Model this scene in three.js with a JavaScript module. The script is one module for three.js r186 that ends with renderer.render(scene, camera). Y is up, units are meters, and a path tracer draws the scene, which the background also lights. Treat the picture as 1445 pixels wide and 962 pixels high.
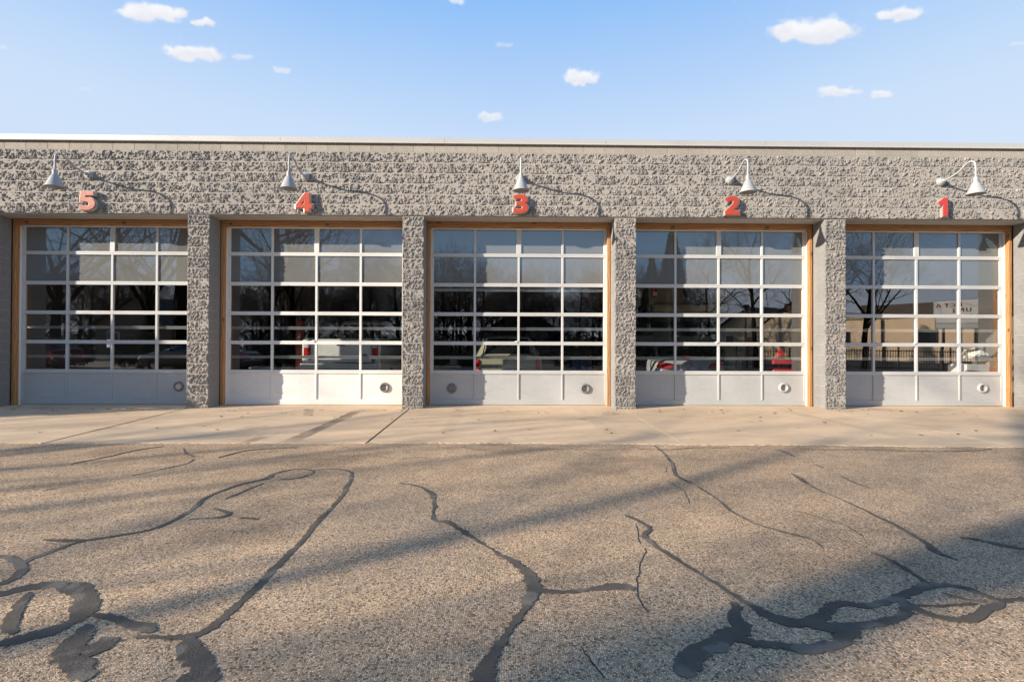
import * as THREE from 'three';
import { RoundedBoxGeometry } from 'three/addons/geometries/RoundedBoxGeometry.js';
import { TextGeometry } from 'three/addons/geometries/TextGeometry.js';
import { FontLoader } from 'three/addons/loaders/FontLoader.js';
import { mergeGeometries, mergeVertices } from 'three/addons/utils/BufferGeometryUtils.js';

// ---------------------------------------------------------------- camera, sky, sun, exposure
const EXP = 2.0;
const scene = new THREE.Scene();
const camera = new THREE.PerspectiveCamera(68.85, 1024 / 681, 0.1, 900);
camera.position.set(0, 1.239, 9.604);
camera.rotation.order = 'YXZ';
camera.rotation.set(0.0075, -0.0134, 0.0036);
const renderer = new THREE.WebGLRenderer({ antialias: true });
renderer.setSize(1024, 681);
renderer.toneMapping = THREE.LinearToneMapping;
renderer.toneMappingExposure = EXP;
renderer.shadowMap.enabled = true;
renderer.shadowMap.type = THREE.PCFSoftShadowMap;
const SUN = new THREE.Vector3(-2.12, 0.82, 1).normalize();
const sun = new THREE.DirectionalLight(new THREE.Color().setRGB(1, 0.885, 0.735), 5);
sun.name = 'sun';
sun.position.copy(SUN).multiplyScalar(80);
sun.castShadow = true;
sun.shadow.radius = 1;
sun.shadow.mapSize.set(4096, 4096);
Object.assign(sun.shadow.camera, { left: -45, right: 45, top: 45, bottom: -45, near: 1, far: 220 });
scene.add(sun); scene.add(sun.target);

// noise helpers
function rng(seed) { let a = seed >>> 0; return () => { a = (a + 0x6d2b79f5) | 0; let t = Math.imul(a ^ (a >>> 15), 1 | a); t = (t + Math.imul(t ^ (t >>> 7), 61 | t)) ^ t; return ((t ^ (t >>> 14)) >>> 0) / 4294967296; }; }
function h2(x, y, s = 0) { let n = Math.imul(x | 0, 374761393) + Math.imul(y | 0, 668265263) + Math.imul(s | 0, 1442695041); n = Math.imul(n ^ (n >>> 13), 1274126177); return ((n ^ (n >>> 16)) >>> 0) / 4294967296; }
const mod = (a, n) => ((a % n) + n) % n;
function vn(x, y, s = 0, p = 0) { const xi = Math.floor(x), yi = Math.floor(y); let u = x - xi, v = y - yi; u = u * u * (3 - 2 * u); v = v * v * (3 - 2 * v);
  const g = p ? (a, b) => h2(mod(a, p), mod(b, p), s) : (a, b) => h2(a, b, s);
  return (g(xi, yi) * (1 - u) + g(xi + 1, yi) * u) * (1 - v) + (g(xi, yi + 1) * (1 - u) + g(xi + 1, yi + 1) * u) * v; }
function fbm(x, y, o = 4, s = 0, p = 0) { let a = 0.5, r = 0, t = 0; for (let i = 0; i < o; i++) { r += a * vn(x, y, s + i * 17, p); t += a; a *= 0.5; x *= 2; y *= 2; p *= 2; } return r / t; }
const sm = (a, b, x) => { const t = Math.min(1, Math.max(0, (x - a) / (b - a))); return t * t * (3 - 2 * t); };
const lerp = (a, b, t) => a + (b - a) * t, clamp = (x, a, b) => Math.min(b, Math.max(a, x));

{ // the sky: clear air that pales towards the horizon, small fair-weather clouds all round
  const W = 4096, H = 2048, d = new Float32Array(W * H * 4);
  const stops = [[0, .76, .85, .96], [12, .68, .80, .96], [22, .595, .745, .96], [29, .425, .63, .95], [35, .275, .53, .94], [48, .10, .29, .68], [65, .055, .18, .46], [90, .042, .145, .38]];
  for (let y = 0; y < H; y++) {
    const el = ((y + 0.5) / H - 0.5) * 180; let c = stops[0].slice(1);
    for (let k = 0; k < 7; k++) if (el >= stops[k][0]) { const t = Math.min(1, (el - stops[k][0]) / (stops[k + 1][0] - stops[k][0])); c = [1, 2, 3].map(i => lerp(stops[k][i], stops[k + 1][i], t)); }
    for (let x = 0; x < W; x++) {
      const o = (y * W + x) * 4, n = el > 2 ? 1 + 0.05 * (fbm(x / 256, y / 90, 3, 5, 16) - 0.5) : 1;
      d[o] = c[0] / EXP * n; d[o + 1] = c[1] / EXP * n; d[o + 2] = c[2] / EXP; d[o + 3] = 1;
    }
  }
  // azimuth (0 = straight at the garage, right positive), elevation, half width, half height, density; degrees
  const clouds = [[-34.95, 28.47, 2.6, 1.0, 1, 1], [-31.5, 28.72, 0.97, 0.46, .95, 2], [-31.95, 26.31, 2.3, 0.95, 1, 3], [-27.83, 26.91, 1.03, 0.32, .5, 4], [-24.29, 26.58, 0.86, 0.4, .6, 5], [-1.82, 24.64, 1.49, 0.67, .7, 6], [8.76, 28.08, 1.79, 0.93, .95, 7], [-5.7, 34.5, 1.01, 0.4, .7, 8],
    [31.54, 28.68, 3.8, 1.35, 1, 9], [38.68, 27.78, 1.77, 0.6, .95, 10], [34.12, 23.21, 1.82, 0.66, .9, 11], [37.37, 22.13, 0.91, 0.48, .85, 12], [46.35, 23.15, 0.53, 0.21, .4, 13], [-40.04, 21.19, 0.52, 0.17, .3, 14], [-0.38, 31.08, 1.05, 0.28, .3, 15], [-45.17, 22.52, 0.26, 0.21, .4, 16]];
  const R = rng(77);
  for (let i = 0; i < 46; i++) { const az = 62 + R() * 236, s = 0.5 + R() * R() * 3.2; clouds.push([az, 12 + R() * 38, s, s * (.36 + R() * .2), .5 + R() * .5, 40 + i]); }
  for (const [az, el, hw, hh, a, seed] of clouds) {
    const k = Math.cos(el * Math.PI / 180), yc = (el / 180 + 0.5) * H, xs = Math.ceil(hw * 1.7 / k / 360 * W), ys = Math.ceil((hh * 2 + hw * .5) / 180 * H);
    const th = Math.atan2(-Math.cos(az * Math.PI / 180), Math.sin(az * Math.PI / 180)), xc = (th / (2 * Math.PI) + 0.5) * W;
    const tl = Math.abs(az) < 60 ? -Math.atan(Math.tan(el * Math.PI / 180) * Math.sin(az * Math.PI / 180)) : 0, ct = Math.cos(tl), st = Math.sin(tl); const puffs = [], Q = rng(seed * 991 + 3), np = 5 + Math.floor(Q() * 4);
    for (let i = 0; i < np; i++) { const px = lerp(-.72, .72, (i + Q() * .7) / np); puffs.push([px, (Q() - .55) * .5 * (1 - px * px), .26 + .3 * Q() * (1.1 - px * px), .45 + .35 * Q()]); }
    for (let yy = -ys; yy <= ys; yy++) for (let xx = -xs; xx <= xs; xx++) {
      const a0 = xx * 360 / W * k, b0 = yy * 180 / H; let u = (a0 * ct + b0 * st) / hw, v = (b0 * ct - a0 * st) / hh;
      const wx = (fbm(u * 2.2 + seed * 7, v * 1.6 * hh / hw * 2 + 3, 4, seed) - .5), wy = (fbm(u * 2.2 - seed * 5, v * 1.4 + 9, 4, seed + 50) - .5);
      u += wx * .55; v += wy * .9;
      let f = 0; for (const [px, py, rx, ry] of puffs) { const q = ((u - px) / rx) ** 2 + ((v - py) / ry) ** 2; f += Math.exp(-q * 1.5) ; }
      f *= sm(-.95, -.25, v);
      const al = sm(.16, 1.3, f + (fbm(u * 6 + seed, v * 4.5, 4, seed + 9) - .5) * 1.0) * a * .96;
      if (al <= 0.003) continue;
      const px = mod(Math.round(xc) + xx, W), py = Math.round(yc) + yy; if (py < 0 || py >= H) continue;
      const o = (py * W + px) * 4, l = lerp(.87, 1.0, sm(-.6, .55, v + wx * 1.2)), cc = [.955 * l, .96 * l, .985 * lerp(l, 1, .35)];
      for (let i = 0; i < 3; i++) d[o + i] = lerp(d[o + i], cc[i] / EXP, al);
    }
  }
  const t = new THREE.DataTexture(d, W, H, THREE.RGBAFormat, THREE.FloatType);
  t.mapping = THREE.EquirectangularReflectionMapping; t.magFilter = t.minFilter = THREE.LinearFilter; t.needsUpdate = true;
  scene.background = t; scene.environment = t;
}

// ---------------------------------------------------------------- helpers
const names = {};
function numbered(n) { const k = names[n] = (names[n] ?? -1) + 1; return k ? n + '_' + String(k).padStart(3, '0') : n; }
function tag(o, label, category, group, kind) { if (label) o.userData.label = label; if (category) o.userData.category = category; if (group) o.userData.group = group; if (kind) o.userData.kind = kind; return o; }
function thing(name, label, category, [x, y, z] = [0, 0, 0], turn = 0, group) { const o = new THREE.Group(); o.name = numbered(name); o.position.set(x, y, z); o.rotation.y = turn; scene.add(o); return tag(o, label, category, group); }
function part(name, geo, mat, parent = scene, [x, y, z] = [0, 0, 0]) { const m = new THREE.Mesh(Array.isArray(geo) ? merge(geo) : geo, mat); m.name = numbered(name); m.castShadow = m.receiveShadow = true; m.position.set(x, y, z); parent.add(m); return m; }
function struct(name, geo, mat, label, cat = 'ground') { const m = part(name, geo, mat); return tag(m, label, cat, null, 'structure'); }
function sub(name, parent) { const g = new THREE.Group(); g.name = numbered(name); parent.add(g); return g; }
function merge(list) { return mergeGeometries(list.map(g => { g = g.index ? g.toNonIndexed() : g; for (const k of Object.keys(g.attributes)) if (!['position', 'normal', 'uv'].includes(k)) g.deleteAttribute(k); return g; })); }
function box(w, h, d, x = 0, y = 0, z = 0) { const g = new THREE.BoxGeometry(w, h, d); g.translate(x, y, z); return g; }
function rbox(w, h, d, x = 0, y = 0, z = 0, r = 0.02) { const g = new RoundedBoxGeometry(w, h, d, 2, Math.min(r, w * .49, h * .49, d * .49)); g.translate(x, y, z); return g; }
function cyl(r0, r1, h, x = 0, y = 0, z = 0, n = 20, axis = 'y') { const g = new THREE.CylinderGeometry(r0, r1, h, n); if (axis === 'z') g.rotateX(Math.PI / 2); if (axis === 'x') g.rotateZ(Math.PI / 2); g.translate(x, y, z); return g; }
function metricUV(g, s = 1) { const p = g.attributes.position, n = g.attributes.normal, uv = new Float32Array(p.count * 2); for (let i = 0; i < p.count; i++) { const a = Math.abs(n.getX(i)), b = Math.abs(n.getY(i)), c = Math.abs(n.getZ(i)); const q = b > a && b > c ? [p.getX(i), p.getZ(i)] : a > c ? [p.getZ(i), p.getY(i)] : [p.getX(i), p.getY(i)]; uv[2 * i] = q[0] * s; uv[2 * i + 1] = q[1] * s; } g.setAttribute('uv', new THREE.BufferAttribute(uv, 2)); return g; }
const lin = (r, g, b) => new THREE.Color().setRGB(r, g, b);
const S = (r, g, b, rough = 0.8, o = {}) => new THREE.MeshStandardMaterial({ color: lin(r, g, b), roughness: rough, ...o });
const P = (r, g, b, rough, o = {}) => new THREE.MeshPhysicalMaterial({ color: lin(r, g, b), roughness: rough, ...o });
function tex(w, h, fn, srgb = false) { const d = new Uint8Array(w * h * 4), c = [0, 0, 0]; for (let y = 0; y < h; y++) for (let x = 0; x < w; x++) { fn(x, y, c); const o = (y * w + x) * 4; for (let i = 0; i < 3; i++) { let v = clamp(c[i], 0, 1); if (srgb) v = v <= .0031308 ? v * 12.92 : 1.055 * v ** (1 / 2.4) - .055; d[o + i] = v * 255 + .5; } d[o + 3] = 255; }
  const t = new THREE.DataTexture(d, w, h); t.wrapS = t.wrapT = THREE.RepeatWrapping; t.magFilter = THREE.LinearFilter; t.minFilter = THREE.LinearMipmapLinearFilter; t.generateMipmaps = true; if (srgb) t.colorSpace = THREE.SRGBColorSpace; t.needsUpdate = true; return t; }
const rep = (t, x, y = x) => { const c = t.clone(); c.repeat.set(x, y); c.needsUpdate = true; return c; };

// ---------------------------------------------------------------- materials
const T = {};
{ // worn asphalt: rounded tan and grey chips set in dark binder, 2.048 m a tile
  const N = 2048, cell = 9, M = Math.floor(N / cell), cs = N / M, hgt = new Float32Array(N * N), col = new Float32Array(N * N * 3);
  for (let y = 0; y < N; y++) for (let x = 0; x < N; x++) {
    const cx = Math.floor(x / cs), cy = Math.floor(y / cs); let d1 = 9e9, d2 = 9e9, id = 0;
    for (let j = -1; j < 2; j++) for (let i = -1; i < 2; i++) { const ix = mod(cx + i, M), iy = mod(cy + j, M), r = h2(ix, iy, 3); const px = (cx + i + .15 + .7 * h2(ix, iy, 1)) * cs, py = (cy + j + .15 + .7 * h2(ix, iy, 2)) * cs; const dd = Math.hypot(x + .5 - px, y + .5 - py) * (.85 + r * .5); if (dd < d1) { d2 = d1; d1 = dd; id = iy * M + ix; } else if (dd < d2) d2 = dd; }
    const e = d2 - d1, present = h2(id, 7, 4), st = sm(.2, 2.6, e) * (present < .13 ? .2 : 1), o = y * N + x;
    const tone = h2(id, 1, 8), warm = h2(id, 2, 9), l = .43 + .34 * tone * tone + .13 * tone;
    const big = fbm(x / 128, y / 128, 4, 31, 16), l2 = l * (.82 + .36 * big);
    const c0 = [l2 * lerp(1.02, 1.14, warm), l2 * lerp(.80, .77, warm), l2 * lerp(.575, .46, warm)];
    for (let k = 0; k < 3; k++) col[o * 3 + k] = lerp([.11, .087, .062][k], c0[k], st);
    hgt[o] = st * (.55 + .45 * h2(id, 5, 12)) * (1 - .35 * clamp(d1 / cs, 0, 1)) + .12 * vn(x / 2.5, y / 2.5, 6);
  }
  T.asph = tex(N, N, (x, y, c) => { const o = (y * N + x) * 3; c[0] = col[o]; c[1] = col[o + 1]; c[2] = col[o + 2]; }, true);
  T.asphB = tex(N, N, (x, y, c) => { c[0] = c[1] = c[2] = hgt[y * N + x]; });
}
T.block = tex(512, 512, (x, y, c) => { const n = fbm(x / 8, y / 8, 3, 2, 64), s = h2(x >> 1, y >> 1, 4), b = fbm(x / 64, y / 64, 3, 8, 8); let l = .185 + .13 * n + (s > .86 ? .10 : s < .14 ? -.12 : 0) + .10 * (b - .5); c[0] = l * 1.03; c[1] = l * .965; c[2] = l * .905; }, true);
T.blockB = tex(512, 512, (x, y, c) => { c[0] = c[1] = c[2] = .5 * fbm(x / 12, y / 12, 4, 21, 43) + .5 * vn(x / 4, y / 4, 3, 128); });
T.cmu = tex(512, 512, (x, y, c) => { const n = fbm(x / 5, y / 5, 3, 12, 102), b = fbm(x / 90, y / 90, 3, 8, 6); const l = .20 + .06 * n + .05 * (b - .5) - (vn(x / 3, y / 3, 9) > .86 ? .05 : 0); c[0] = l; c[1] = l * .985; c[2] = l * .965; }, true);
T.cmuB = tex(512, 512, (x, y, c) => { c[0] = c[1] = c[2] = vn(x / 3, y / 3, 9) > .8 ? .2 : .7 + .2 * vn(x / 6, y / 6, 2, 85); });
T.tar = tex(512, 512, (x, y, c) => { const n = fbm(x / 42, y / 42, 5, 81, 12), w = sm(.52, .68, fbm(x / 60, y / 60, 4, 83, 8)), g = h2(x, y, 6); const l = .075 + .06 * n + .075 * w + .03 * (g - .5); c[0] = l * 1.16; c[1] = l * .98; c[2] = l * .78; }, true);
T.dirt = tex(512, 512, (x, y, c) => { const n = fbm(x / 64, y / 64, 5, 23, 8), sp = vn(x / 3, y / 3, 29) > .93 ? .06 : 0, st = fbm(x / 7, y / 160, 3, 27); const l = 1 - .05 * sm(.45, .75, n) - sp * .5 - .03 * sm(.5, .8, st); c[0] = l; c[1] = l * .995; c[2] = l * .98; }, true);
T.fine = tex(512, 512, (x, y, c) => { c[0] = c[1] = c[2] = fbm(x / 8, y / 8, 4, 41, 64); });
T.wood = tex(256, 1024, (x, y, c) => { const w = x / 26 + 2.2 * fbm(x / 60, y / 300, 3, 61) + .5 * Math.sin(y / 190), g = Math.abs((w % 1) - .5) * 2; let kn = 0; for (const [kx, ky, kr] of [[70, 180, 15], [190, 520, 19], [110, 830, 13]]) { const d = Math.hypot(x - kx, (y - ky) * .7) / kr; kn = Math.max(kn, 1 - sm(.6, 1.4, d)); } const fib = vn(x / 1.6, y / 60, 5), l = lerp(1, .62, g * g) * (.84 + .3 * fib) * (1 - .62 * kn); c[0] = .50 * l; c[1] = .26 * l * (1 - .1 * g); c[2] = .105 * l * (1 - .15 * g); }, true);
{ // apron: broad stains, tyre tracks, drips; 22.4 m x 4.6 m
  const W = 2048, H = 420, R = rng(5), spots = []; for (let i = 0; i < 90; i++) spots.push([R() * W, R() * H, 2 + R() * R() * 26, .08 + R() * .22]);
  T.apron = tex(W, H, (x, y, c) => { const X = -11.2 + x / W * 22.4, Z = -.7 + y / H * 4.6; let l = .92 + .30 * (fbm(X * .8, Z * 1.6, 5, 71) - .5) + .16 * (fbm(X * 3, Z * 9, 3, 72) - .5) + .10 * (fbm(X * 14, Z * 14, 3, 75) - .5);
    for (const [sx, sy, sr, a] of spots) { const q = Math.hypot((x - sx), (y - sy) * .9); if (q < sr * 1.5) l -= a * .8 * (1 - sm(sr * .5, sr * 1.4, q + (vn(x / 5, y / 5, 3) - .5) * sr)); }
    const tr = (x0, x1, w, z0, z1, a) => { const t = (Z - z0) / (z1 - z0); if (t < 0 || t > 1) return; const d = Math.abs(X - lerp(x0, x1, t)) + .07 * (fbm(X * 6, Z * 6, 3, 73) - .5); l -= a * (1 - sm(w * .6, w, d)) * (.5 + .9 * fbm(X * 5, Z * 3, 3, 74)) * Math.min(1, 6 * t, 6 * (1 - t)); };
    tr(-2.72, -2.72, .12, .15, 3.35, .55); tr(-3.75, -3.35, .10, .0, 1.1, .25); tr(-3.2, -3.25, .1, 2.9, 3.4, .3); tr(1.4, 1.5, .12, -.4, 3, .07); tr(-.9, -.8, .12, -.4, 3, .07); tr(5.3, 5.4, .13, -.4, 3.3, .10);
    const wr = fbm(X * 1.3, Z * 1.3, 4, 76) - .5;
    c[0] = .66 * l * (1 + .06 * wr); c[1] = .485 * l; c[2] = .315 * l * (1 - .08 * wr); }, true);
  T.apron.wrapS = T.apron.wrapT = THREE.ClampToEdgeWrapping;
}
const M = {
  asphalt: new THREE.MeshPhysicalMaterial({ specularIntensity: .4, color: 0xffffff, map: T.asph, bumpMap: T.asphB, bumpScale: .0022, roughness: .93, vertexColors: true }),
  tar: new THREE.MeshPhysicalMaterial({ specularIntensity: .35, map: rep(T.tar, .9), bumpMap: rep(T.fine, 2.6), bumpScale: .002, roughness: .92 }),
  crackline: S(.03, .028, .026, .9),
  apron: new THREE.MeshStandardMaterial({ map: T.apron, roughness: .88, bumpScale: .0012 }),
  split: new THREE.MeshStandardMaterial({ map: rep(T.block, 2.5), bumpMap: rep(T.blockB, 2.5), bumpScale: .008, roughness: .95 }),
  cmu: new THREE.MeshStandardMaterial({ map: rep(T.cmu, 2.5), bumpMap: rep(T.cmuB, 2.5), bumpScale: .002, roughness: .93 }),
  cap: new THREE.MeshStandardMaterial({ color: lin(1.6, 1.47, 1.28), map: rep(T.cmu, 2.5), bumpMap: rep(T.cmuB, 2.5), bumpScale: .002, roughness: .93 }),
  mortar: new THREE.MeshPhysicalMaterial({ specularIntensity: .35, color: lin(.37, .34, .305), bumpMap: rep(T.fine, 6), bumpScale: .002, roughness: .95 }),
  coping: S(.50, .49, .465, .42, { metalness: .15 }),
  lintel: new THREE.MeshStandardMaterial({ color: lin(.42, .395, .37), bumpMap: rep(T.fine, 2), bumpScale: .001, roughness: .8 }),
  wood: new THREE.MeshStandardMaterial({ map: T.wood, roughness: .6 }),
  white: P(.72, .715, .70, .38, { map: T.dirt }), whiteSoft: P(.74, .74, .73, .45), door: P(.43, .44, .445, .4, { map: T.dirt }), rail: P(.56, .565, .565, .36, { map: T.dirt }), portRing: S(.42, .42, .41, .5),
  frost: P(.17, .17, .163, .012, { ior: 2.3, specularColor: lin(.4, .72, 1) }),
  glass: P(.92, .94, .93, .0, { transmission: 1, thickness: 0, ior: 2.75 }),
  galv: S(.5, .5, .5, .4, { metalness: .7 }), steelDark: S(.05, .05, .055, .5, { metalness: .4 }), rubber: S(.018, .018, .018, .85), portGrey: S(.18, .18, .185, .6),
  lampGrey: P(.36, .37, .375, .45), red: P(.47, .06, .026, .5), redFaded: P(.42, .115, .068, .55), silver: S(.55, .55, .54, .35, { metalness: .5 }),
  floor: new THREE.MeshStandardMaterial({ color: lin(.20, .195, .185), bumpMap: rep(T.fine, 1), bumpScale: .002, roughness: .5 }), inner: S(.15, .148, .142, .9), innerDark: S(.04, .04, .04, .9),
  bark: new THREE.MeshStandardMaterial({ color: lin(.13, .105, .085), roughness: .95 }), spruce: S(.03, .052, .032, .85), leaf: S(.045, .062, .03, .8), trunk: S(.06, .047, .036, .95),
  bough: S(.30, .235, .175, .95), jointFill: S(.03, .027, .024, .9), soil: new THREE.MeshStandardMaterial({ color: lin(.035, .03, .024), roughness: 1 }), lawn: S(.06, .065, .03, 1), concrete: S(.3, .28, .25, .9), street: S(.055, .054, .052, .9),
};
M.apron.bumpMap = (() => { const t = rep(T.fine, 3); t.channel = 1; return t; })();
const CRACKS = [
  [-1.89,4.7,0.02,-1.7,4.65,0.02,-1.52,4.73,0.03,-1.44,4.91,0.04,-1.36,5.33,0.05,-1.31,5.79,0.05,-1.3,6.16,0.05,-1.27,6.52,0.055,-1.27,6.82,0.06,-1.26,7.06,0.06,-1.27,7.25,0.06,-1.28,7.39,0.065,-1.3,7.46,0.055,-1.34,7.47,0.05,-1.45,7.48,0.03,-1.57,7.47,0.02],
  [-1.34,7.48,0.09,-1.25,7.59,0.1,-1.15,7.68,0.095,-1.07,7.77,0.1],
  [-1.2,7.76,0.06,-1.17,7.74,0.06,-1.12,7.76,0.03],
  [-3.82,3.64,0.015,-3.59,3.95,0.03,-3.4,4.12,0.03,-3.29,4.35,0.025,-3.34,4.59,0.015,-3.51,4.91,0.015,-3.68,5.11,0.012,-3.87,5.38,0.01],
  [-2.48,7.14,0.08,-2.41,7.04,0.09,-2.27,7.02,0.09,-2.09,7.11,0.1,-1.96,7.24,0.11,-1.91,7.35,0.1,-1.95,7.42,0.1,-2.01,7.47,0.09,-2.09,7.53,0.09],
  [-2.36,7.09,0.05,-2.28,7.24,0.07,-2.19,7.37,0.07,-2.09,7.45,0.05],
  [-2.98,6.65,0.05,-2.8,6.72,0.06,-2.66,6.82,0.06,-2.58,6.94,0.06,-2.59,7.03,0.06],
  [-2.72,6.78,0.05,-2.72,6.71,0.05,-2.64,6.46,0.04,-2.51,6.37,0.04,-2.35,6.24,0.04,-2.33,5.88,0.045,-2.4,5.56,0.045,-2.34,5.22,0.05,-2.19,4.99,0.06,-2.2,4.81,0.05,-2.04,4.65,0.03,-1.85,4.76,0.03,-1.92,4.99,0.03,-2.06,5.04,0.02],
  [-1.98,4.41,0.015,-1.95,4.16,0.03,-1.83,3.59,0.012],
  [-2.24,5.67,0.012,-2.19,5.41,0.02,-2.14,5.15,0.02],
  [-2.9,6.43,0.03,-2.72,6.44,0.05,-2.57,6.43,0.02],
  [-2.22,6.06,0.015,-2.1,6.04,0.03,-2.02,6.02,0.05,-2.0,5.96,0.05,-2.1,5.88,0.03,-2.19,5.82,0.02],
  [-2.02,5.98,0.03,-1.84,6.04,0.03,-1.73,6.07,0.03],
  [-1.84,7.38,0.06,-1.79,7.5,0.1,-1.72,7.61,0.11,-1.61,7.69,0.1,-1.53,7.75,0.1],
  [-1.65,7.62,0.1,-1.65,7.54,0.13,-1.62,7.49,0.1],
  [-1.89,7.31,0.04,-1.76,7.33,0.06,-1.64,7.4,0.07,-1.54,7.42,0.07,-1.5,7.43,0.03],
  [-0.94,5.15,0.012,-0.74,5.26,0.025,-0.61,5.47,0.06,-0.56,5.71,0.025,-0.49,6.1,0.03,-0.41,6.12,0.045,-0.27,6.3,0.045,-0.14,6.5,0.028,-0.01,6.68,0.03,0.07,6.79,0.06,0.13,6.93,0.07,0.15,7.07,0.08,0.09,7.27,0.05,0.02,7.44,0.045,-0.04,7.6,0.05,-0.07,7.68,0.08,-0.09,7.75,0.1,-0.1,7.79,0.1],
  [0.15,7.09,0.07,0.26,7.11,0.03,0.36,7.1,0.04,0.47,7.07,0.055,0.57,7.05,0.074,0.64,7.07,0.074,0.66,7.08,0.05],
  [0.87,5.99,0.03,0.94,6.1,0.04,0.98,6.26,0.03,0.91,6.36,0.05,0.93,6.54,0.045,1.01,6.79,0.035,1.08,6.99,0.035,1.14,7.16,0.04,1.19,7.27,0.05,1.22,7.32,0.06],
  [1.11,7.21,0.07,1.05,7.37,0.08,1.06,7.44,0.08],
  [1.2,7.26,0.03,1.21,7.33,0.06,1.31,7.39,0.09,1.45,7.34,0.08,1.6,7.23,0.05,1.71,7.25,0.05,1.9,7.19,0.05,2.06,7.12,0.06,2.2,7.05,0.06,2.34,7.06,0.05,2.39,7.14,0.05,2.42,7.21,0.05,2.57,7.19,0.05],
  [1.31,7.39,0.08,1.4,7.42,0.09,1.51,7.42,0.06,1.63,7.41,0.05,1.8,7.35,0.05,1.9,7.27,0.05,1.95,7.19,0.05],
  [1.95,7.22,0.06,1.95,7.3,0.06,2.01,7.36,0.06,2.1,7.37,0.06,2.27,7.29,0.06,2.41,7.22,0.05],
  [1.98,7.25,0.02,2.13,7.25,0.025,2.28,7.24,0.03],
  [2.21,7.14,0.02,2.26,7.19,0.035,2.36,7.22,0.04],
  [1.07,7.43,0.08,0.96,7.49,0.09,0.89,7.54,0.08,0.77,7.61,0.09,0.71,7.67,0.1,0.67,7.75,0.1],
  [0.97,7.51,0.06,1.04,7.54,0.06,1.16,7.57,0.06,1.27,7.58,0.07,1.39,7.55,0.09,1.49,7.47,0.09,1.56,7.42,0.07],
  [2.2,6.64,0.02,2.23,6.74,0.03,2.23,6.89,0.03,2.21,7.03,0.03],
  [2.78,4.81,0.015,2.75,4.99,0.06,2.69,5.33,0.03,2.71,5.68,0.03,2.71,5.96,0.035,2.69,6.23,0.035,2.66,6.46,0.045,2.6,6.64,0.05,2.63,6.75,0.03],
  [2.95,6.41,0.015,3.04,6.46,0.04,3.1,6.53,0.05,3.19,6.61,0.05],
  [1.84,3.49,0.02,1.81,3.97,0.03,1.72,4.53,0.045,1.63,4.89,0.045,1.69,5.26,0.02,1.7,5.64,0.022,1.69,5.93,0.025,1.74,6.15,0.025,1.86,6.33,0.02,1.95,6.44,0.02,1.95,6.58,0.012],
  [3.22,3.49,0.015,3.25,3.89,0.03,3.22,4.28,0.02,3.23,4.7,0.02,3.17,5.08,0.022,3.18,5.31,0.015],
  [1.58,3.7,0.008,1.92,3.74,0.015,2.32,3.62,0.015,2.72,3.62,0.02,3.1,3.66,0.012,3.69,3.73,0.015,4.3,3.73,0.02,4.91,3.81,0.02,5.33,3.81,0.02,5.87,3.69,0.01],
  [0.91,6.17,0.006,0.86,6.42,0.008,0.85,6.61,0.008,0.76,6.81,0.008,0.7,6.99,0.006,0.66,7.17,0.006,0.67,7.33,0.004],
  [0.29,7.44,0.005,0.33,7.61,0.009,0.37,7.75,0.009],
  [2.65,7.01,0.012,2.65,7.11,0.03],
  [-4.44,4.45,0.008,-4.33,4.13,0.012,-4.27,3.8,0.012,-4.11,3.56,0.01],
  [-0.5,3.6,0.006,-0.3,3.75,0.008,0.4,3.68,0.006,1.1,3.74,0.008,1.5,3.69,0.005],
  [1.62,4.62,0.005,1.5,5.0,0.007,1.52,5.4,0.006,1.44,5.75,0.005],
  [-1.5,4.0,0.005,-1.2,4.2,0.007,-0.9,4.12,0.006,-0.6,4.3,0.004],
  [2.2,5.9,0.005,2.35,6.2,0.007,2.3,6.5,0.005],
  [-3.13,4.22,0.006,-2.97,3.8,0.01,-2.47,3.64,0.012,-2.19,3.72,0.02,-1.91,3.55,0.01]];
// ---------------------------------------------------------------- ground, apron, cracks
const rectSheet = (x0, x1, z0, z1, y, nx, nz, tint) => { const g = new THREE.PlaneGeometry(x1 - x0, z1 - z0, nx, nz); g.rotateX(-Math.PI / 2); g.translate((x0 + x1) / 2, y, (z0 + z1) / 2); const p = g.attributes.position, uv = g.attributes.uv; for (let i = 0; i < p.count; i++) uv.setXY(i, p.getX(i) / 2.048, p.getZ(i) / 2.048); if (tint) { const c = new Float32Array(p.count * 3); for (let i = 0; i < p.count; i++) tint(p.getX(i), p.getZ(i), c, i * 3); g.setAttribute('color', new THREE.BufferAttribute(c, 3)); } return g; };
struct('ground', rectSheet(-420, 420, -420, 420, -0.16, 1, 1), M.lawn, 'flat grassy ground reaching to the horizon around the garage');
const asphaltTint = (x, z, c, o) => { const a = fbm(x * .55, z * .8, 4, 91), b = fbm(x * 2.1, z * 2.4, 3, 92), e = fbm(x * 9, z * 9, 2, 93); let l = 1.02 + .34 * (a - .5) + .2 * (b - .5) + .14 * (e - .5); const st = sm(.60, .72, fbm(x * 1.1 + 40, z * 1.9, 4, 94)); l -= .2 * st; const w = .05 * (b - .5); c[o] = l * (1.03 + w); c[o + 1] = l * (.985); c[o + 2] = l * (.93 - w); };
const asphalt = struct('asphalt_lot', mergeGeometries([rectSheet(-14, 14, 3.3, 12, 0, 420, 130, asphaltTint), rectSheet(-60, -14, -4, 12, 0, 92, 32, asphaltTint), rectSheet(14, 60, -4, 12, 0, 92, 32, asphaltTint)]), M.asphalt, 'worn tan asphalt lot with sealed cracks in front of the garage');
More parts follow.
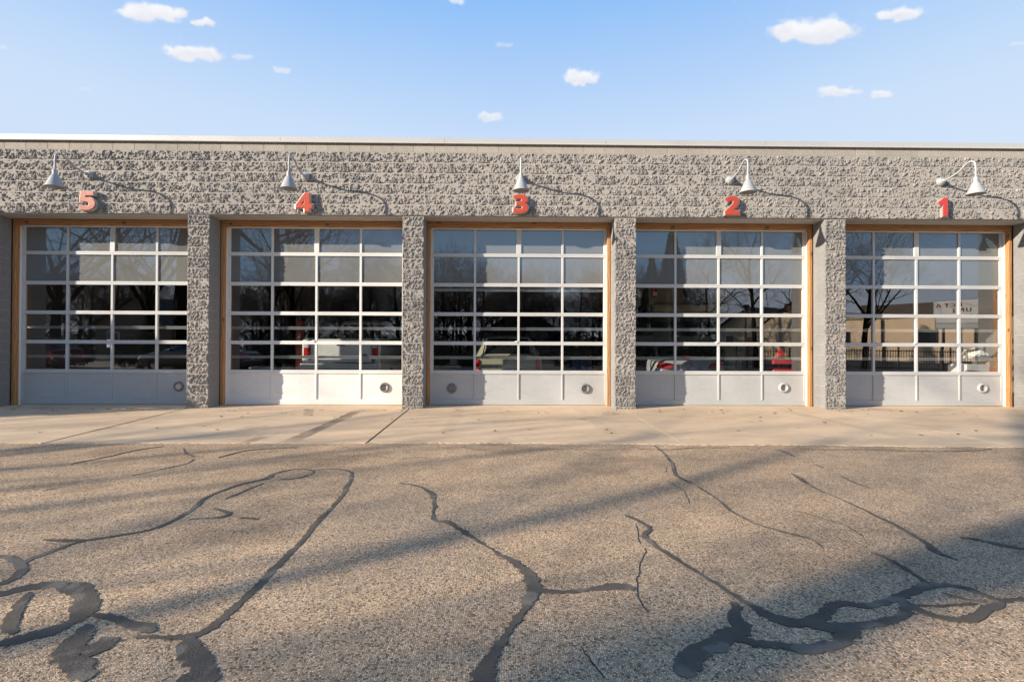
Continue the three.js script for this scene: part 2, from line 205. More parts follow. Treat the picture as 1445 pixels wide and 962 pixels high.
{
  const R = rng(8), tarSet = [], lineSet = [];
  CRACKS.forEach((a, k) => {
    const pts = []; for (let i = 0; i < a.length; i += 3) pts.push([a[i], a[i + 1], a[i + 2]]);
    const curve = new THREE.CatmullRomCurve3(pts.map(p => new THREE.Vector3(p[0], 0, p[1])), false, 'centripetal'); const len = curve.getLength(), n = Math.max(6, Math.ceil(len / .018)), rows = [];
    const maxW = Math.max(...pts.map(p => p[2])), top = maxW < .0105 ? .0022 : .0032 + k * .0001;
    for (let i = 0; i <= n; i++) {
      const t = i / n, q = curve.getPoint(t), tg = curve.getTangent(t), f = t * (pts.length - 1), j = Math.min(pts.length - 2, Math.floor(f));
      let w = lerp(pts[j][2], pts[j + 1][2], f - j) * (maxW > .075 ? .42 : .38); if (maxW < .0105) w *= .6; w *= Math.min(1, .25 + i / 2.2, .25 + (n - i) / 2.2);
      const wob = maxW < .03 ? .012 : .006, nx = -tg.z, nz = tg.x, s0 = (fbm(len * t * 9 + k * 13, 1, 3, k) - .5) * 2, s1 = (fbm(len * t * 9 + k * 13, 9, 3, k + 40) - .5) * 2, jag = maxW > .075 ? .02 : .012, f0 = (R() - .5) * jag, f1 = (R() - .5) * jag, mid = (fbm(len * t * 14, 3, 3, k + 80) - .5) * wob * 2;
      const wl = Math.max(.002, w * (1 + .5 * s0 + .35 * (fbm(len * t * 38, 5, 2, k + 60) - .5)) + f0 * (maxW < .0105 ? .3 : 1)), wr = Math.max(.002, w * (1 + .5 * s1 + .35 * (fbm(len * t * 38, 15, 2, k + 61) - .5)) + f1 * (maxW < .0105 ? .3 : 1));
      rows.push([q.x + nx * (wl + mid), q.z + nz * (wl + mid), q.x - nx * (wr - mid), q.z - nz * (wr - mid)]);
    }
    const pos = [], uv = [], push = (A, ya, B, yb, C, yc) => { for (const [p, y] of [[A, ya], [B, yb], [C, yc]]) { pos.push(p[0], y, p[1]); uv.push(p[0], p[1]); } };
    for (let i = 0; i < n; i++) { if (maxW < .036 && fbm(len * i / n * 3.2 + k * 5, 7, 2, k + 90) < .37) continue; const a0 = [rows[i][0], rows[i][1]], b0 = [rows[i][2], rows[i][3]], a1 = [rows[i + 1][0], rows[i + 1][1]], b1 = [rows[i + 1][2], rows[i + 1][3]];
      push(a0, top, a1, top, b0, top); push(b0, top, a1, top, b1, top);
      push(a0, -.004, a1, -.004, a0, top); push(a0, top, a1, -.004, a1, top); push(b0, -.004, b0, top, b1, -.004); push(b0, top, b1, top, b1, -.004); }
    const g = new THREE.BufferGeometry(); g.setAttribute('position', new THREE.Float32BufferAttribute(pos, 3)); g.setAttribute('uv', new THREE.Float32BufferAttribute(uv, 2)); g.computeVertexNormals();
    const up = g.attributes.normal; for (let i = 0; i < up.count; i++) if (up.getY(i) < -.5) up.setXYZ(i, 0, 1, 0);
    part(maxW < .0105 ? 'crack' : 'crack_sealant', g, maxW < .0105 ? M.crackline : M.tar, asphalt);
  });
}
{ // concrete apron, one slab per joint; the joints are open gaps
  const apron = tag(sub('apron', scene), 'tan stained concrete apron of slabs along the garage doors', 'apron', null, 'structure');
  const cuts = [[-11.15, -11.15], [-6.15, -5.70], [-1.86, -1.735], [2.30, 2.225], [6.05, 6.33], [11.1, 11.6]], front = x => 3.36 + .012 * Math.sin(x * 3) + Math.max(0, x - .5) * .035;
  for (let i = 0; i < 5; i++) {
    const gl = [.006, .030, .020, .004, .004][i], gr = [.016, .012, .004, .004, .006][i], [a0, a1] = cuts[i], [b0, b1] = cuts[i + 1], s = new THREE.Shape();
    s.moveTo(a0 + gl, .62); s.lineTo(b0 - gr, .62); const R = rng(i + 3);
    for (let k = 0; k <= 90; k++) { const x = lerp(b1 - gr, a1 + gl, k / 90); s.lineTo(x, -(front(x) + (R() - .5) * .03 + .09 * (fbm(x * 2.2 + 30, 2, 4, 66) - .5))); }
    const e = new THREE.ExtrudeGeometry(s, { depth: .11, bevelEnabled: true, bevelSize: .004, bevelThickness: .004, bevelSegments: 1 }); e.rotateX(-Math.PI / 2); e.translate(0, -.108, 0);
    const p = e.attributes.position, u0 = new Float32Array(p.count * 2), u1 = new Float32Array(p.count * 2); for (let k = 0; k < p.count; k++) { u0[2 * k] = (p.getX(k) + 11.2) / 22.4; u0[2 * k + 1] = (p.getZ(k) + .7) / 4.6; u1[2 * k] = p.getX(k); u1[2 * k + 1] = p.getZ(k); }
    e.setAttribute('uv', new THREE.BufferAttribute(u0, 2)); e.setAttribute('uv1', new THREE.BufferAttribute(u1, 2));
    part('slab', e, M.apron, apron);
    if (i < 2) { const q = new THREE.Shape([[b0 - gr, .6], [b0 + gr * 1.8, .6], [b1 + gr * 1.8, -3.34], [b1 - gr, -3.34]].map(p => new THREE.Vector2(...p))); const h = new THREE.ExtrudeGeometry(q, { depth: .06, bevelEnabled: false }); h.rotateX(-Math.PI / 2); h.translate(0, -.061, 0); part('joint_filler', h, M.jointFill, apron); }
  }
  const R = rng(12), gs = []; for (let i = 0; i < 120; i++) { const x = -9.5 + R() * 19.5, near = R() < .5, z = near ? .1 + R() * R() * 1.2 : R() * 3.2, g = new THREE.PlaneGeometry(.02 + R() * .05, .015 + R() * .03, 2, 1); const p = g.attributes.position; for (let k = 0; k < p.count; k++) p.setZ(k, (R() - .3) * .012); g.rotateX(-Math.PI / 2 + (R() - .5) * .3); g.rotateY(R() * 6); g.translate(x, .0125, z); g.computeVertexNormals(); gs.push(g); }
  tag(part('fallen_leaves', gs, S(.07, .045, .025, .9)), 'small dry brown leaves scattered over the concrete apron', 'leaves', null, 'stuff');
}

// ---------------------------------------------------------------- the garage
const BAY = [-7.95, -3.84, .27, 4.38, 8.49];              // centre of each doorway, bay 5 to bay 1
const PIER = [-10.005, -5.895, -1.785, 2.325, 6.435, 10.545], CH = .2032, LB = 3.727, BL = .411, ZD = -.56;
const garage = thing('garage_building', 'long flat-roofed garage of grey split-face block with five numbered doors', 'garage');

// split-face block: a broken stone face with crags, on a body of the given depth; group 0 rough face, group 1 sawn sides
function splitBlock(w, h, depth, seed, amp = .03) {
  const nx = Math.round(w / .0142), ny = Math.round(h / .0142), f = (i, j) => { const x = i / nx * w, y = j / ny * h; const ex = Math.min(i, nx - i) / nx * w, ey = Math.min(j, ny - j) / ny * h, e = Math.min(ex, ey);
    const px = x + seed * 1.37, py = y + seed * .83, wx = (fbm(px * 16, py * 16, 2, 301) - .5) * .06, wy = (fbm(px * 16 + 40, py * 16, 2, 302) - .5) * .06, ax = (px + wx) * .8 + (py + wy) * .6, ay = (py + wy) * .8 - (px + wx) * .6;
    const n1 = fbm(ax * 25, ay * 32, 2, 305) - .5, n2 = fbm(px * 41 + py * 21, py * 41 - px * 21, 2, 306) - .5, n3 = 1 - Math.abs(2 * fbm(ay * 13 + 7, ax * 15, 2, 309) - 1), pit = sm(.50, .66, fbm(ax * 21 + 9, ay * 27, 2, 307));
    const tilt = (vn(seed * .77, 3, 1) - .5) * 2 * (x / w - .5) + (vn(seed * .37, 8, 1) - .5) * (y / h - .5);
    return e < 1e-6 ? .006 : Math.max(.0035, .0185 + sm(-.020, .010, e) * (.040 * n1 + .026 * n2 + .008 * (n3 - .7) + .008 * tilt + .0125 * (h2(i, j, seed) - .5) - .012 * pit) - .004 * (1 - sm(0, .012, e))); };
  const pos = [], uv = [], V = (i, j) => [i / nx * w - w / 2 + (i > 0 && i < nx ? (h2(i, j, seed + 2) - .5) * .008 : 0), j / ny * h + (j > 0 && j < ny ? (h2(i, j, seed + 3) - .5) * .008 : 0), f(i, j)], T3 = (...v) => v.forEach(q => { pos.push(...q); uv.push(q[0] + seed * .37, q[1] + seed * .21); });
  for (let j = 0; j < ny; j++) for (let i = 0; i < nx; i++) { const a = V(i, j), b = V(i + 1, j), c = V(i + 1, j + 1), d = V(i, j + 1); if (h2(i, j, seed + 1) > .5) T3(a, b, c, a, c, d); else T3(a, b, d, b, c, d); }
  const nf = pos.length / 3, back = v => [v[0], v[1], -depth], suv = [];
  const side = (a, b) => { const A = back(a), B = back(b); for (const q of [a, A, b, b, A, B]) { pos.push(...q); uv.push(q[2] + q[0] * 0, q[1] + q[0] * .0); } };
  for (let j = 0; j < ny; j++) { side(V(0, j + 1), V(0, j)); side(V(nx, j), V(nx, j + 1)); }
  for (let i = 0; i < nx; i++) { side(V(i, 0), V(i + 1, 0)); side(V(i + 1, ny), V(i, ny)); }
  const g = new THREE.BufferGeometry(); g.setAttribute('position', new THREE.Float32BufferAttribute(pos, 3)); g.setAttribute('uv', new THREE.Float32BufferAttribute(uv, 2)); g.computeVertexNormals();
  g.addGroup(0, nf, 0); g.addGroup(nf, pos.length / 3 - nf, 1); return g;
}
const tint = (m, k) => { const c = m.clone(); c.color = lin(k, k * (1 - (k - 1) * .1), k * (1 - (k - 1) * .2)); return c; };
const splitTones = [.85, .95, 1.04, 1.15].map(k => tint(M.split, k)), R0 = rng(404);
const faceV = Array.from({ length: 14 }, (_, i) => splitBlock(.4025, .1942, .05, i + 1)), halfV = [splitBlock(.197, .1942, .05, 51), splitBlock(.197, .1942, .05, 52)], pierV = Array.from({ length: 12 }, (_, i) => splitBlock(.411, .1942, .36, i + 101));
const wall = sub('upper_wall', garage);
part('mortar_bed', [box(22.35, 1.2192, .36, .27, LB + .6096, -.1685)], M.mortar, wall);
for (let r = 0; r < 6; r++) { const odd = r % 2, y = LB + r * CH + .004;
  for (let k = 0; k < 51; k++) { const x = PIER[0] + (k + (odd ? 0 : .5)) * BL; if (!odd && k === 50) continue; part('split_face_block', faceV[Math.floor(R0() * 14)], [splitTones[Math.floor(R0() * 4)], M.cmu], wall, [x, y, 0]); } }
{ const ends = []; for (let r = 0; r < 6; r++) for (const k of [-3, -2, -1, 51, 52, 53]) { const g = faceV[Math.floor(R0() * 14)].clone(); g.clearGroups(); g.translate(PIER[0] + (k + (r % 2 ? 0 : .5)) * BL, LB + r * CH + .004, 0); ends.push(g); } tag(part('end_blocks', ends, splitTones[2], wall), null, null, null, 'stuff'); }
{ const v = Array.from({ length: 4 }, (_, i) => metricUV(rbox(.403, .1945, .3, 0, .0972, -.147, .004))), tones = [.94, 1, 1.05].map(k => { const m = M.cap.clone(); m.color.multiplyScalar(k); return m; });
  for (let k = -3; k < 53; k++) part('smooth_block', v[k & 3], tones[Math.floor(R0() * 3)], wall, [PIER[0] + (k + .5) * BL, LB + 6 * CH + .004, 0]); 
  part('mortar_bed', [box(22.35, .2, .28, .27, LB + 6 * CH + .1, -.140)], M.mortar, wall); }
{ // metal coping in lengths, with a drip edge
  const xs = [-11.2, -7.471, -4.339, -1.187, 1.938, 5.06, 8.18, 11.75];
  for (let i = 0; i < 7; i++) { const w = xs[i + 1] - xs[i] - .004, s = new THREE.Shape([[.052, 5.108], [.045, 5.108], [.028, 5.135], [.026, 5.222], [-.42, 5.205], [-.42, 5.11], [-.41, 5.11], [-.41, 5.19], [.016, 5.207], [.018, 5.13], [.04, 5.098]].map(p => new THREE.Vector2(...p)));
    const g = new THREE.ExtrudeGeometry(s, { depth: w, bevelEnabled: false }); g.rotateY(-Math.PI / 2); g.translate(xs[i + 1] - .002, 0, 0); part('coping', g, M.coping, garage); } }
part('lintel_plate', [rbox(22.3, .022, .372, .27, LB - .011, -.2, .004)], M.lintel, garage);

PIER.forEach((px, i) => {
  const pier = sub('pier', garage);
  part('mortar_core', [box(.400, LB - .023, .357, px, (LB - .023) / 2, -.1755)], M.mortar, pier);
  for (let r = 0; r < 19; r++) { const y = LB - .022 - (r + 1) * CH + .0045; part('pier_block', pierV[Math.floor(R0() * 12)], [splitTones[Math.floor(R0() * 4)], M.cmu], pier, [px, y, -.004]); }
});

// sectional doors, glazed above a solid bottom section
const RAILS = [3.625, 3.06, 2.455, 1.858, 1.266, .677, 0];
BAY.forEach((bx, b) => {
  const frame = sub('wood_frame', garage), hw = 1.85;
  const hdr = metricUV(new RoundedBoxGeometry(3.70, .098, .09, 1, .004)); { const p = hdr.attributes.position, uv = hdr.attributes.uv; for (let i = 0; i < p.count; i++) uv.setXY(i, p.getY(i) * 2.1 + .3 + b * .17, (p.getX(i) + b * 1.3) * .52); }
  part('header', hdr, M.wood, frame, [bx, 3.653, -.435]);
  for (const s of [-1, 1]) { const j = metricUV(new RoundedBoxGeometry(.062, 3.604, .085, 1, .004)); const p = j.attributes.position, uv = j.attributes.uv; for (let i = 0; i < p.count; i++) uv.setXY(i, (p.getX(i) + p.getZ(i)) * 2.1 + b * .31 + s * .2, p.getY(i) * .52 + b * .43 + s * .21); part('jamb', j, M.wood, frame, [bx + s * (hw - .032), 1.802, -.4325]); 
    part('weather_strip', rbox(.038, 3.60, .055, bx + s * (hw - .036), 1.80, -.5035, .006), M.whiteSoft, frame); }
  part('weather_strip', rbox(3.55, .022, .055, bx, 3.592, -.5035, .006), M.whiteSoft, frame);
  const door = sub('garage_door', garage), X = [-1.79, -.895, 0, .895, 1.79].map(d => bx + d), panelMat = b === 1 ? M.white : M.door, railMat = b === 1 ? M.white : M.rail;
  for (let r = 0; r < 5; r++) { const y1 = RAILS[r], y0 = RAILS[r + 1];
    for (let c = 0; c < 4; c++) { const w = .895 - .03, g = r < 2 ? box(w, y1 - y0 - .04, .012) : new THREE.PlaneGeometry(w, y1 - y0 - .04); const m = part('pane', g, r < 2 ? M.frost : M.glass, door, [(X[c] + X[c + 1]) / 2, (y0 + y1) / 2, ZD]); m.rotation.set((h2(r, c, b) - .5) * .003, (h2(r, c, b + 9) - .5) * .004, 0); }
    for (let c = 0; c < 5; c++) { const w = c === 2 && r === 0 ? .098 : c === 0 || c === 4 ? .07 : .044; part('stile', rbox(w, y1 - y0 - .072, .05, X[c] + (c === 0 ? .02 : c === 4 ? -.02 : 0), (y0 + y1) / 2, ZD + .004, .005), railMat, door); } }
  RAILS.slice(0, 6).forEach((y, r) => { const parts = r === 0 ? [[y - .0225, .045]] : [[y + .0182, .0345], [y - .0182, .0345]]; for (const [yy, hh] of parts) part('rail', rbox(3.62, hh, .056, bx, yy, ZD + .005, .006), railMat, door); });
  for (let c = 0; c < 4; c++) part('bottom_panel', rbox(.895 - .004, .545, .03, (X[c] + X[c + 1]) / 2, .385, ZD - .002, .004), panelMat, door);
  for (let c = 1; c < 4; c++) part('stile', rbox(.034, .535, .026, X[c], .385, ZD + .018, .008), panelMat, door);
  for (const s of [0, 4]) part('stile', rbox(.05, .545, .03, X[s] + (s ? -.01 : .01), .385, ZD + .016, .006), panelMat, door);
  part('rail', rbox(3.62, .108, .05, bx, .066, ZD + .008, .006), panelMat, door);
  part('bottom_seal', rbox(3.6, .026, .036, bx, .008, ZD + .002, .01), M.rubber, door);
  for (const y of [1.562, .972, ...(b === 2 ? [2.36] : [])]) { part('strut', [box(3.56, .014, .05, bx, y + .02, ZD - .06), box(3.56, .014, .05, bx, y - .02, ZD - .06), box(3.56, .05, .006, bx, y, ZD - .088)], M.galv, door); }
  part('latch', [rbox(.05, .034, .03, bx - .045, 1.30, ZD + .035, .004)], M.whiteSoft, door); if (b === 0) part('latch', [rbox(.022, .07, .02, bx - .075, 1.19, ZD + .03, .004), rbox(.022, .07, .02, bx - .04, 1.19, ZD + .03, .004)], M.whiteSoft, door);
  for (const [px, py] of [[[-6.601, .372]], [[-2.455, .362]], [[-1.086, .349], [1.638, .349]], [[5.724, .378]], [[9.864, .378]]][b]) {
    const port = part('exhaust_port', (() => { const g = new THREE.LatheGeometry([[.062, 0], [.062, .026], [.07, .036], [.086, .036], [.097, .024], [.102, 0]].map(p => new THREE.Vector2(...p)), 32); g.rotateX(Math.PI / 2); return g; })(), b < 3 ? M.portGrey : M.portRing, door, [px, py, ZD + .013]);
    part('port_flap', (() => { const g = cyl(.06, .06, .012, 0, 0, .006, 28, 'z'); g.rotateY(.35); return g; })(), b === 0 ? M.galv : M.portGrey, port); }
});
// shell of the building behind the front
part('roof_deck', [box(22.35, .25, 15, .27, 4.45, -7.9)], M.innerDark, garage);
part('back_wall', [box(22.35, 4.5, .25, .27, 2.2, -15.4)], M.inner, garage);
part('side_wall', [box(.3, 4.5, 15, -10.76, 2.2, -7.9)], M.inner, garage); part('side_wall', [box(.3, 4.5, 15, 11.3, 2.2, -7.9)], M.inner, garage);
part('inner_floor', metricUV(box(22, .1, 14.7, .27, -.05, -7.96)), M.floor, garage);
for (const px of PIER.slice(1, 5)) part('inner_pillar', rbox(.42, 3.7, .3, px, 1.85, -.56, .01), M.inner, garage);
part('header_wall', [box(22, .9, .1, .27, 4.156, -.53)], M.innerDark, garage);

// ---------------------------------------------------------------- gooseneck lamps and bay numbers
const font = await new FontLoader().loadAsync('fonts/droid/droid_sans_bold.typeface.json');
const lampProto = (() => {
  const t = thing('wall_lamp', 'pale grey gooseneck lamp above bay numeral five', 'wall lamp', [-7.96, 4.45, 0], 0, 'gooseneck lamps over the garage doors');
  part('mount', [cyl(.078, .084, .03, 0, 0, .035, 28, 'z'), cyl(.052, .07, .035, 0, 0, .066, 28, 'z'), cyl(.03, .036, .07, 0, 0, .10, 20, 'z')], M.lampGrey, t);
  const c = new THREE.CatmullRomCurve3([[.05, 0], [.14, 0], [.26, .018], [.40, .055], [.51, .118], [.59, .158], [.67, .162], [.725, .125], [.748, .04], [.75, -.06], [.75, -.17]].map(([z, y]) => new THREE.Vector3(0, y, z)), false, 'centripetal');
  part('arm', new THREE.TubeGeometry(c, 60, .0165, 10), M.lampGrey, t);
  const prof = [[.026, -.15], [.034, -.155], [.038, -.165], [.038, -.23], [.044, -.24], [.055, -.255], [.075, -.30], [.105, -.37], [.132, -.435], [.145, -.455], [.147, -.463], [.141, -.463], [.10, -.375], [.07, -.31], [.03, -.26], [.0, -.255]];
  const g = new THREE.LatheGeometry(prof.map(p => new THREE.Vector2(...p)), 40); g.translate(0, 0, .75); const sh = part('shade', g, P(.36, .37, .375, .45, { side: THREE.DoubleSide }), t);
  part('bulb', (() => { const s = new THREE.SphereGeometry(.045, 16, 12); s.translate(0, -.35, .75); return s; })(), S(.75, .74, .7, .2), sh);
  return t;
})();
[['pale grey gooseneck lamp above the numeral four', -3.855], ['pale grey gooseneck lamp seen head-on above the numeral three', .27], ['pale grey gooseneck lamp above the numeral two', 4.352], ['pale grey gooseneck lamp above the numeral one', 8.50]].forEach(([l, x]) => { const c = lampProto.clone(); c.name = numbered('wall_lamp'); c.position.x = x; tag(c, l); scene.add(c); });
[['5', -7.936, .335, M.redFaded, 'faded salmon numeral five on the block wall'], ['4', -3.848, .345, M.red, 'orange-red numeral four on the block wall'], ['3', .278, .325, M.red, 'orange-red numeral three on the block wall'], ['2', 4.365, .32, M.red, 'orange-red numeral two on the block wall'], ['1', 8.476, .225, P(.52, .05, .04, .42), 'deep red numeral one on the block wall']].forEach(([ch, x, w, mat, label]) => {
  const t = thing('bay_number', label, 'bay number', [x, 3.745, 0], 0, 'raised bay numbers over the garage doors');
  const mk = (bev, depth, z) => { const g = new TextGeometry(ch, { font, size: .40, depth, curveSegments: 10, bevelEnabled: true, bevelSize: bev, bevelThickness: .004, bevelSegments: 2 }); g.computeBoundingBox(); return g.translate(-(g.boundingBox.min.x + g.boundingBox.max.x) / 2, -(g.boundingBox.min.y + g.boundingBox.max.y) / 2, z); };
  const body = mk(.028, .055, .035), bb = body.boundingBox; body.computeBoundingBox(); const sx = w / (body.boundingBox.max.x - body.boundingBox.min.x), sy = .385 / (body.boundingBox.max.y - body.boundingBox.min.y);
  const face = mk(.017, .004, .0985); for (const g of [body, face]) { g.scale(sx, sy, 1); g.translate(0, .1925, 0); }
  part('letter_return', body, M.silver, t); part('letter_face', face, mat, t); part('stand_off', cyl(.012, .012, .05, -.02, .30, .015, 10, 'z'), M.galv, t);
});
// ---------------------------------------------------------------- vehicles
// a body lofted along z (rear at z = 0, front towards -z) through stations [z, half width, bottom, belt, top, half width of the roof]
function loft(st, sub = 4) {
  const ss = []; for (let i = 0; i < st.length - 1; i++) for (let k = 0; k < sub; k++) { const t = k / sub; ss.push(st[i].map((v, c) => { const p0 = st[Math.max(0, i - 1)][c], p1 = v, p2 = st[i + 1][c], p3 = st[Math.min(st.length - 1, i + 2)][c]; const m = .5 * t * t * t * (p3 - 3 * p2 + 3 * p1 - p0) * .6 + t * t * 0; return lerp(p1, p2, c === 0 ? t : t) + m * 0; })); } ss.push(st[st.length - 1]);
  const rings = ss.map(([z, w, yb, ym, yt, wt]) => { const h = [[w * .78, yb], [w * .95, yb + .05], [w, lerp(yb, ym, .45)], [w * .995, ym - .07], [w * .965, ym], [lerp(w * .95, wt, .97), Math.max(ym, yt - .07)], [wt * .88, Math.max(ym, yt - .015)], [wt * .45, yt]]; return [...h.map(p => [p[0], p[1], z]), ...h.slice().reverse().map(p => [-p[0], p[1], z])]; });
  const n = 16, pos = [], idx = []; rings.forEach(r => r.forEach(p => pos.push(...p)));
  for (let i = 0; i < rings.length - 1; i++) for (let j = 0; j < n; j++) { const a = i * n + j, b = i * n + (j + 1) % n, c = a + n, d = b + n; idx.push(a, c, b, b, c, d); }
  const cap = (i, f) => { for (let j = 0; j < 7; j++) { const a = i * n + j, b = a + 1, c = i * n + n - 1 - j, d = c - 1; f ? idx.push(a, b, c, b, d, c) : idx.push(a, c, b, b, c, d); } }; 
  let g = new THREE.BufferGeometry(); g.setAttribute('position', new THREE.Float32BufferAttribute(pos, 3)); g.setIndex(idx); g.computeVertexNormals();
  const caps = new THREE.BufferGeometry(); const keep = idx.length; cap(0, true); cap(rings.length - 1, false); caps.setAttribute('position', new THREE.Float32BufferAttribute(pos, 3)); caps.setIndex(idx.slice(keep)); const cg = caps.toNonIndexed(); cg.computeVertexNormals();
  const nrm = g.attributes.normal, P3 = (i, j, off) => { const k = i * n + mod(j, n); return [pos[k * 3] + nrm.getX(k) * off, pos[k * 3 + 1] + nrm.getY(k) * off, pos[k * 3 + 2] + nrm.getZ(k) * off]; };
  const body = merge([withUV(g.toNonIndexed()), withUV(cg)]);
  // a panel that lies on the body between two stations and two places of the ring, shrunk by m
  const patch = (s0, s1, j0, j1, off = .006, m = .08) => { const i0 = s0 * sub, i1 = s1 * sub, q = [], N = 6, Q = 6, at = (a, b) => { const fi = lerp(i0, i1, a), fj = lerp(j0, j1, b), i = Math.min(rings.length - 2, Math.floor(fi)), j = Math.floor(fj), u = fi - i, v = fj - j; const A = P3(i, j, off), B = P3(i + 1, j, off), C = P3(i, j + 1, off), D = P3(i + 1, j + 1, off); return [0, 1, 2].map(k => lerp(lerp(A[k], B[k], u), lerp(C[k], D[k], u), v)); };
    for (let a = 0; a < N; a++) for (let b = 0; b < Q; b++) { const f = t => lerp(m, 1 - m, t), A = at(f(a / N), f(b / Q)), B = at(f((a + 1) / N), f(b / Q)), C = at(f((a + 1) / N), f((b + 1) / Q)), D = at(f(a / N), f((b + 1) / Q)); q.push(...A, ...D, ...C, ...A, ...C, ...B); }
    const h = new THREE.BufferGeometry(); h.setAttribute('position', new THREE.Float32BufferAttribute(q, 3)); h.computeVertexNormals(); return withUV(h); };
  return { body, patch };
}
function withUV(g) { if (!g.attributes.uv) g.setAttribute('uv', new THREE.BufferAttribute(new Float32Array(g.attributes.position.count * 2), 2)); return g; }
const carGlass = P(.012, .014, .015, .04, { side: THREE.DoubleSide }), tyreM = S(.016, .016, .017, .8), rimM = S(.45, .45, .46, .3, { metalness: .8 }), lampRed = P(.55, .02, .015, .12, { emissive: lin(.0, 0, 0) }), lampWhite = P(.7, .7, .7, .12), plateM = S(.55, .55, .56, .4), chrome = S(.7, .7, .7, .18, { metalness: .95 }), trimM = S(.02, .02, .022, .6);
const paint = (r, g, b) => P(r, g, b, .35, { clearcoat: 1, clearcoatRoughness: .06 });
const tyreG = new THREE.TorusGeometry(.25, .095, 14, 36); tyreG.scale(1, 1, 1.15); tyreG.rotateY(Math.PI / 2);
const rimG = merge([cyl(.2, .2, .12, 0, 0, 0, 28, 'x'), cyl(.07, .06, .16, 0, 0, 0, 14, 'x'), ...[0, 1, 2, 3, 4].map(k => { const g = box(.14, .17, .05, 0, .1, 0); g.rotateX(k * 1.2566); return g; })]);
function wheels(t, w, zr, zf, s = 1) { for (const z of [zr, zf]) for (const x of [-1, 1]) { const wh = part('wheel', tyreG, tyreM, t, [x * (w - .11), .345 * s, z]); wh.scale.setScalar(s); part('rim', rimG, rimM, wh); } }
function car(label, cat, at, turn, col, o = {}, group) {
  const t = thing(o.name ?? 'parked_car', label, cat, at, turn, group), k = o.kind ?? 'sedan', W = o.w ?? .88, pm = paint(...col);
  const st = k === 'sedan' ? [[0, W * .86, .42, .80, .83, W * .72], [-.10, W * .97, .30, .88, .945, W * .78], [-.62, W, .24, .90, .99, W * .8], [-1.25, W, .22, .91, 1.36, W * .66], [-1.7, W, .22, .92, 1.43, W * .66], [-2.6, W, .22, .92, 1.41, W * .66], [-3.35, W, .22, .93, 1.02, W * .78], [-4.3, W * .96, .24, .78, .82, W * .76], [-4.55, W * .84, .34, .62, .66, W * .66]]
    : k === 'convertible' ? [[0, W * .84, .40, .80, .83, W * .70], [-.12, W * .97, .30, .87, .93, W * .78], [-.75, W, .24, .89, .965, W * .8], [-1.25, W, .22, .90, 1.22, W * .64], [-1.75, W, .22, .90, 1.29, W * .64], [-2.3, W, .22, .91, 1.27, W * .64], [-2.95, W, .22, .92, .98, W * .78], [-4.0, W * .96, .24, .74, .78, W * .76], [-4.3, W * .82, .34, .58, .62, W * .66]]
    : k === 'wagon' ? [[0, W * .9, .42, .93, .95, W * .78], [-.07, W * .985, .32, .97, 1.02, W * .8], [-.42, W, .26, .97, 1.44, W * .7], [-.9, W, .24, .97, 1.50, W * .7], [-2.0, W, .24, .97, 1.52, W * .7], [-2.8, W, .24, .97, 1.46, W * .7], [-3.5, W, .24, .96, 1.04, W * .8], [-4.4, W * .96, .26, .84, .88, W * .78], [-4.7, W * .84, .36, .66, .70, W * .68]]
    : [[0, W * .92, .50, 1.06, 1.08, W * .82], [-.06, W * .985, .42, 1.08, 1.16, W * .82], [-.25, W, .38, 1.08, 1.66, W * .78], [-.7, W, .36, 1.08, 1.76, W * .78], [-2.0, W, .36, 1.08, 1.78, W * .78], [-2.9, W, .36, 1.08, 1.70, W * .78], [-3.5, W, .36, 1.06, 1.16, W * .84], [-4.4, W * .97, .38, .96, 1.02, W * .82], [-4.7, W * .88, .46, .76, .80, W * .72]];
  const L = loft(st); part('body', L.body, pm, t);
  if (k === 'convertible') { part('soft_top', L.patch(2, 6, 4, 11, .012, .0), S(.025, .022, .02, .9, { side: THREE.DoubleSide }), t); part('rear_window', L.patch(2, 3, 5.6, 9.4, .02, .12), carGlass, t); }
  else { part('rear_window', L.patch(k === 'sedan' ? 2 : 1, k === 'sedan' ? 3 : 2, 5.2, 9.8, .006, .07), carGlass, t); }
  part('windscreen', L.patch(5, 6, 5.2, 9.8, .006, .07), carGlass, t);
  for (const [a, b] of [[k === 'sedan' || k === 'convertible' ? 2.7 : 2, 3.95], [4.05, 5.4]]) { part('side_window', L.patch(a, b, 4.1, 5.05, .006, .05), carGlass, t); part('side_window', L.patch(a, b, 9.95, 10.9, .006, .05), carGlass, t); }
  const ly = k === 'suv' ? .98 : k === 'wagon' ? .74 : .74, tall = k === 'suv' ? .34 : k === 'wagon' ? .38 : .15;
  for (const s of [-1, 1]) { if (k === 'wagon' || k === 'suv') { const lm = part('tail_lamp', rbox(.13, tall, .16, s * W * .87, ly, -.045, .045), lampRed, t); part('reverse_lens', rbox(.11, tall * .26, .02, 0, 0, 0, .01), lampWhite, lm, [s * W * .87, ly - tall * .28, .04]); }
    else { const g = new THREE.SphereGeometry(1, 24, 16); g.scale(.24, .082, .1); g.rotateY(s * .42); g.translate(s * W * .72, .765, -.035); part('tail_lamp', g, lampRed, t); } }
  part('bumper', rbox(W * 1.9, .22, .2, 0, k === 'suv' ? .56 : .47, -.02, .07), k === 'suv' ? M.white.clone() : pm, t); if (k === 'suv') t.children[t.children.length - 1].material = paint(.36, .31, .22);
  part('number_plate', [rbox(.31, .155, .014, 0, k === 'suv' ? .84 : k === 'wagon' ? .70 : .60, k === 'sedan' || k === 'convertible' ? .02 : .012, .004)], plateM, t);
  for (const s of [-1, 1]) part('headlamp', rbox(.28, .13, .1, s * W * .62, k === 'suv' ? .84 : .66, st[8][0] + .09, .04), lampWhite, t);
  for (const s of [-1, 1]) part('mirror', rbox(.17, .11, .09, s * (W + .05), st[5][3] + .06, -2.95, .03), pm, t);
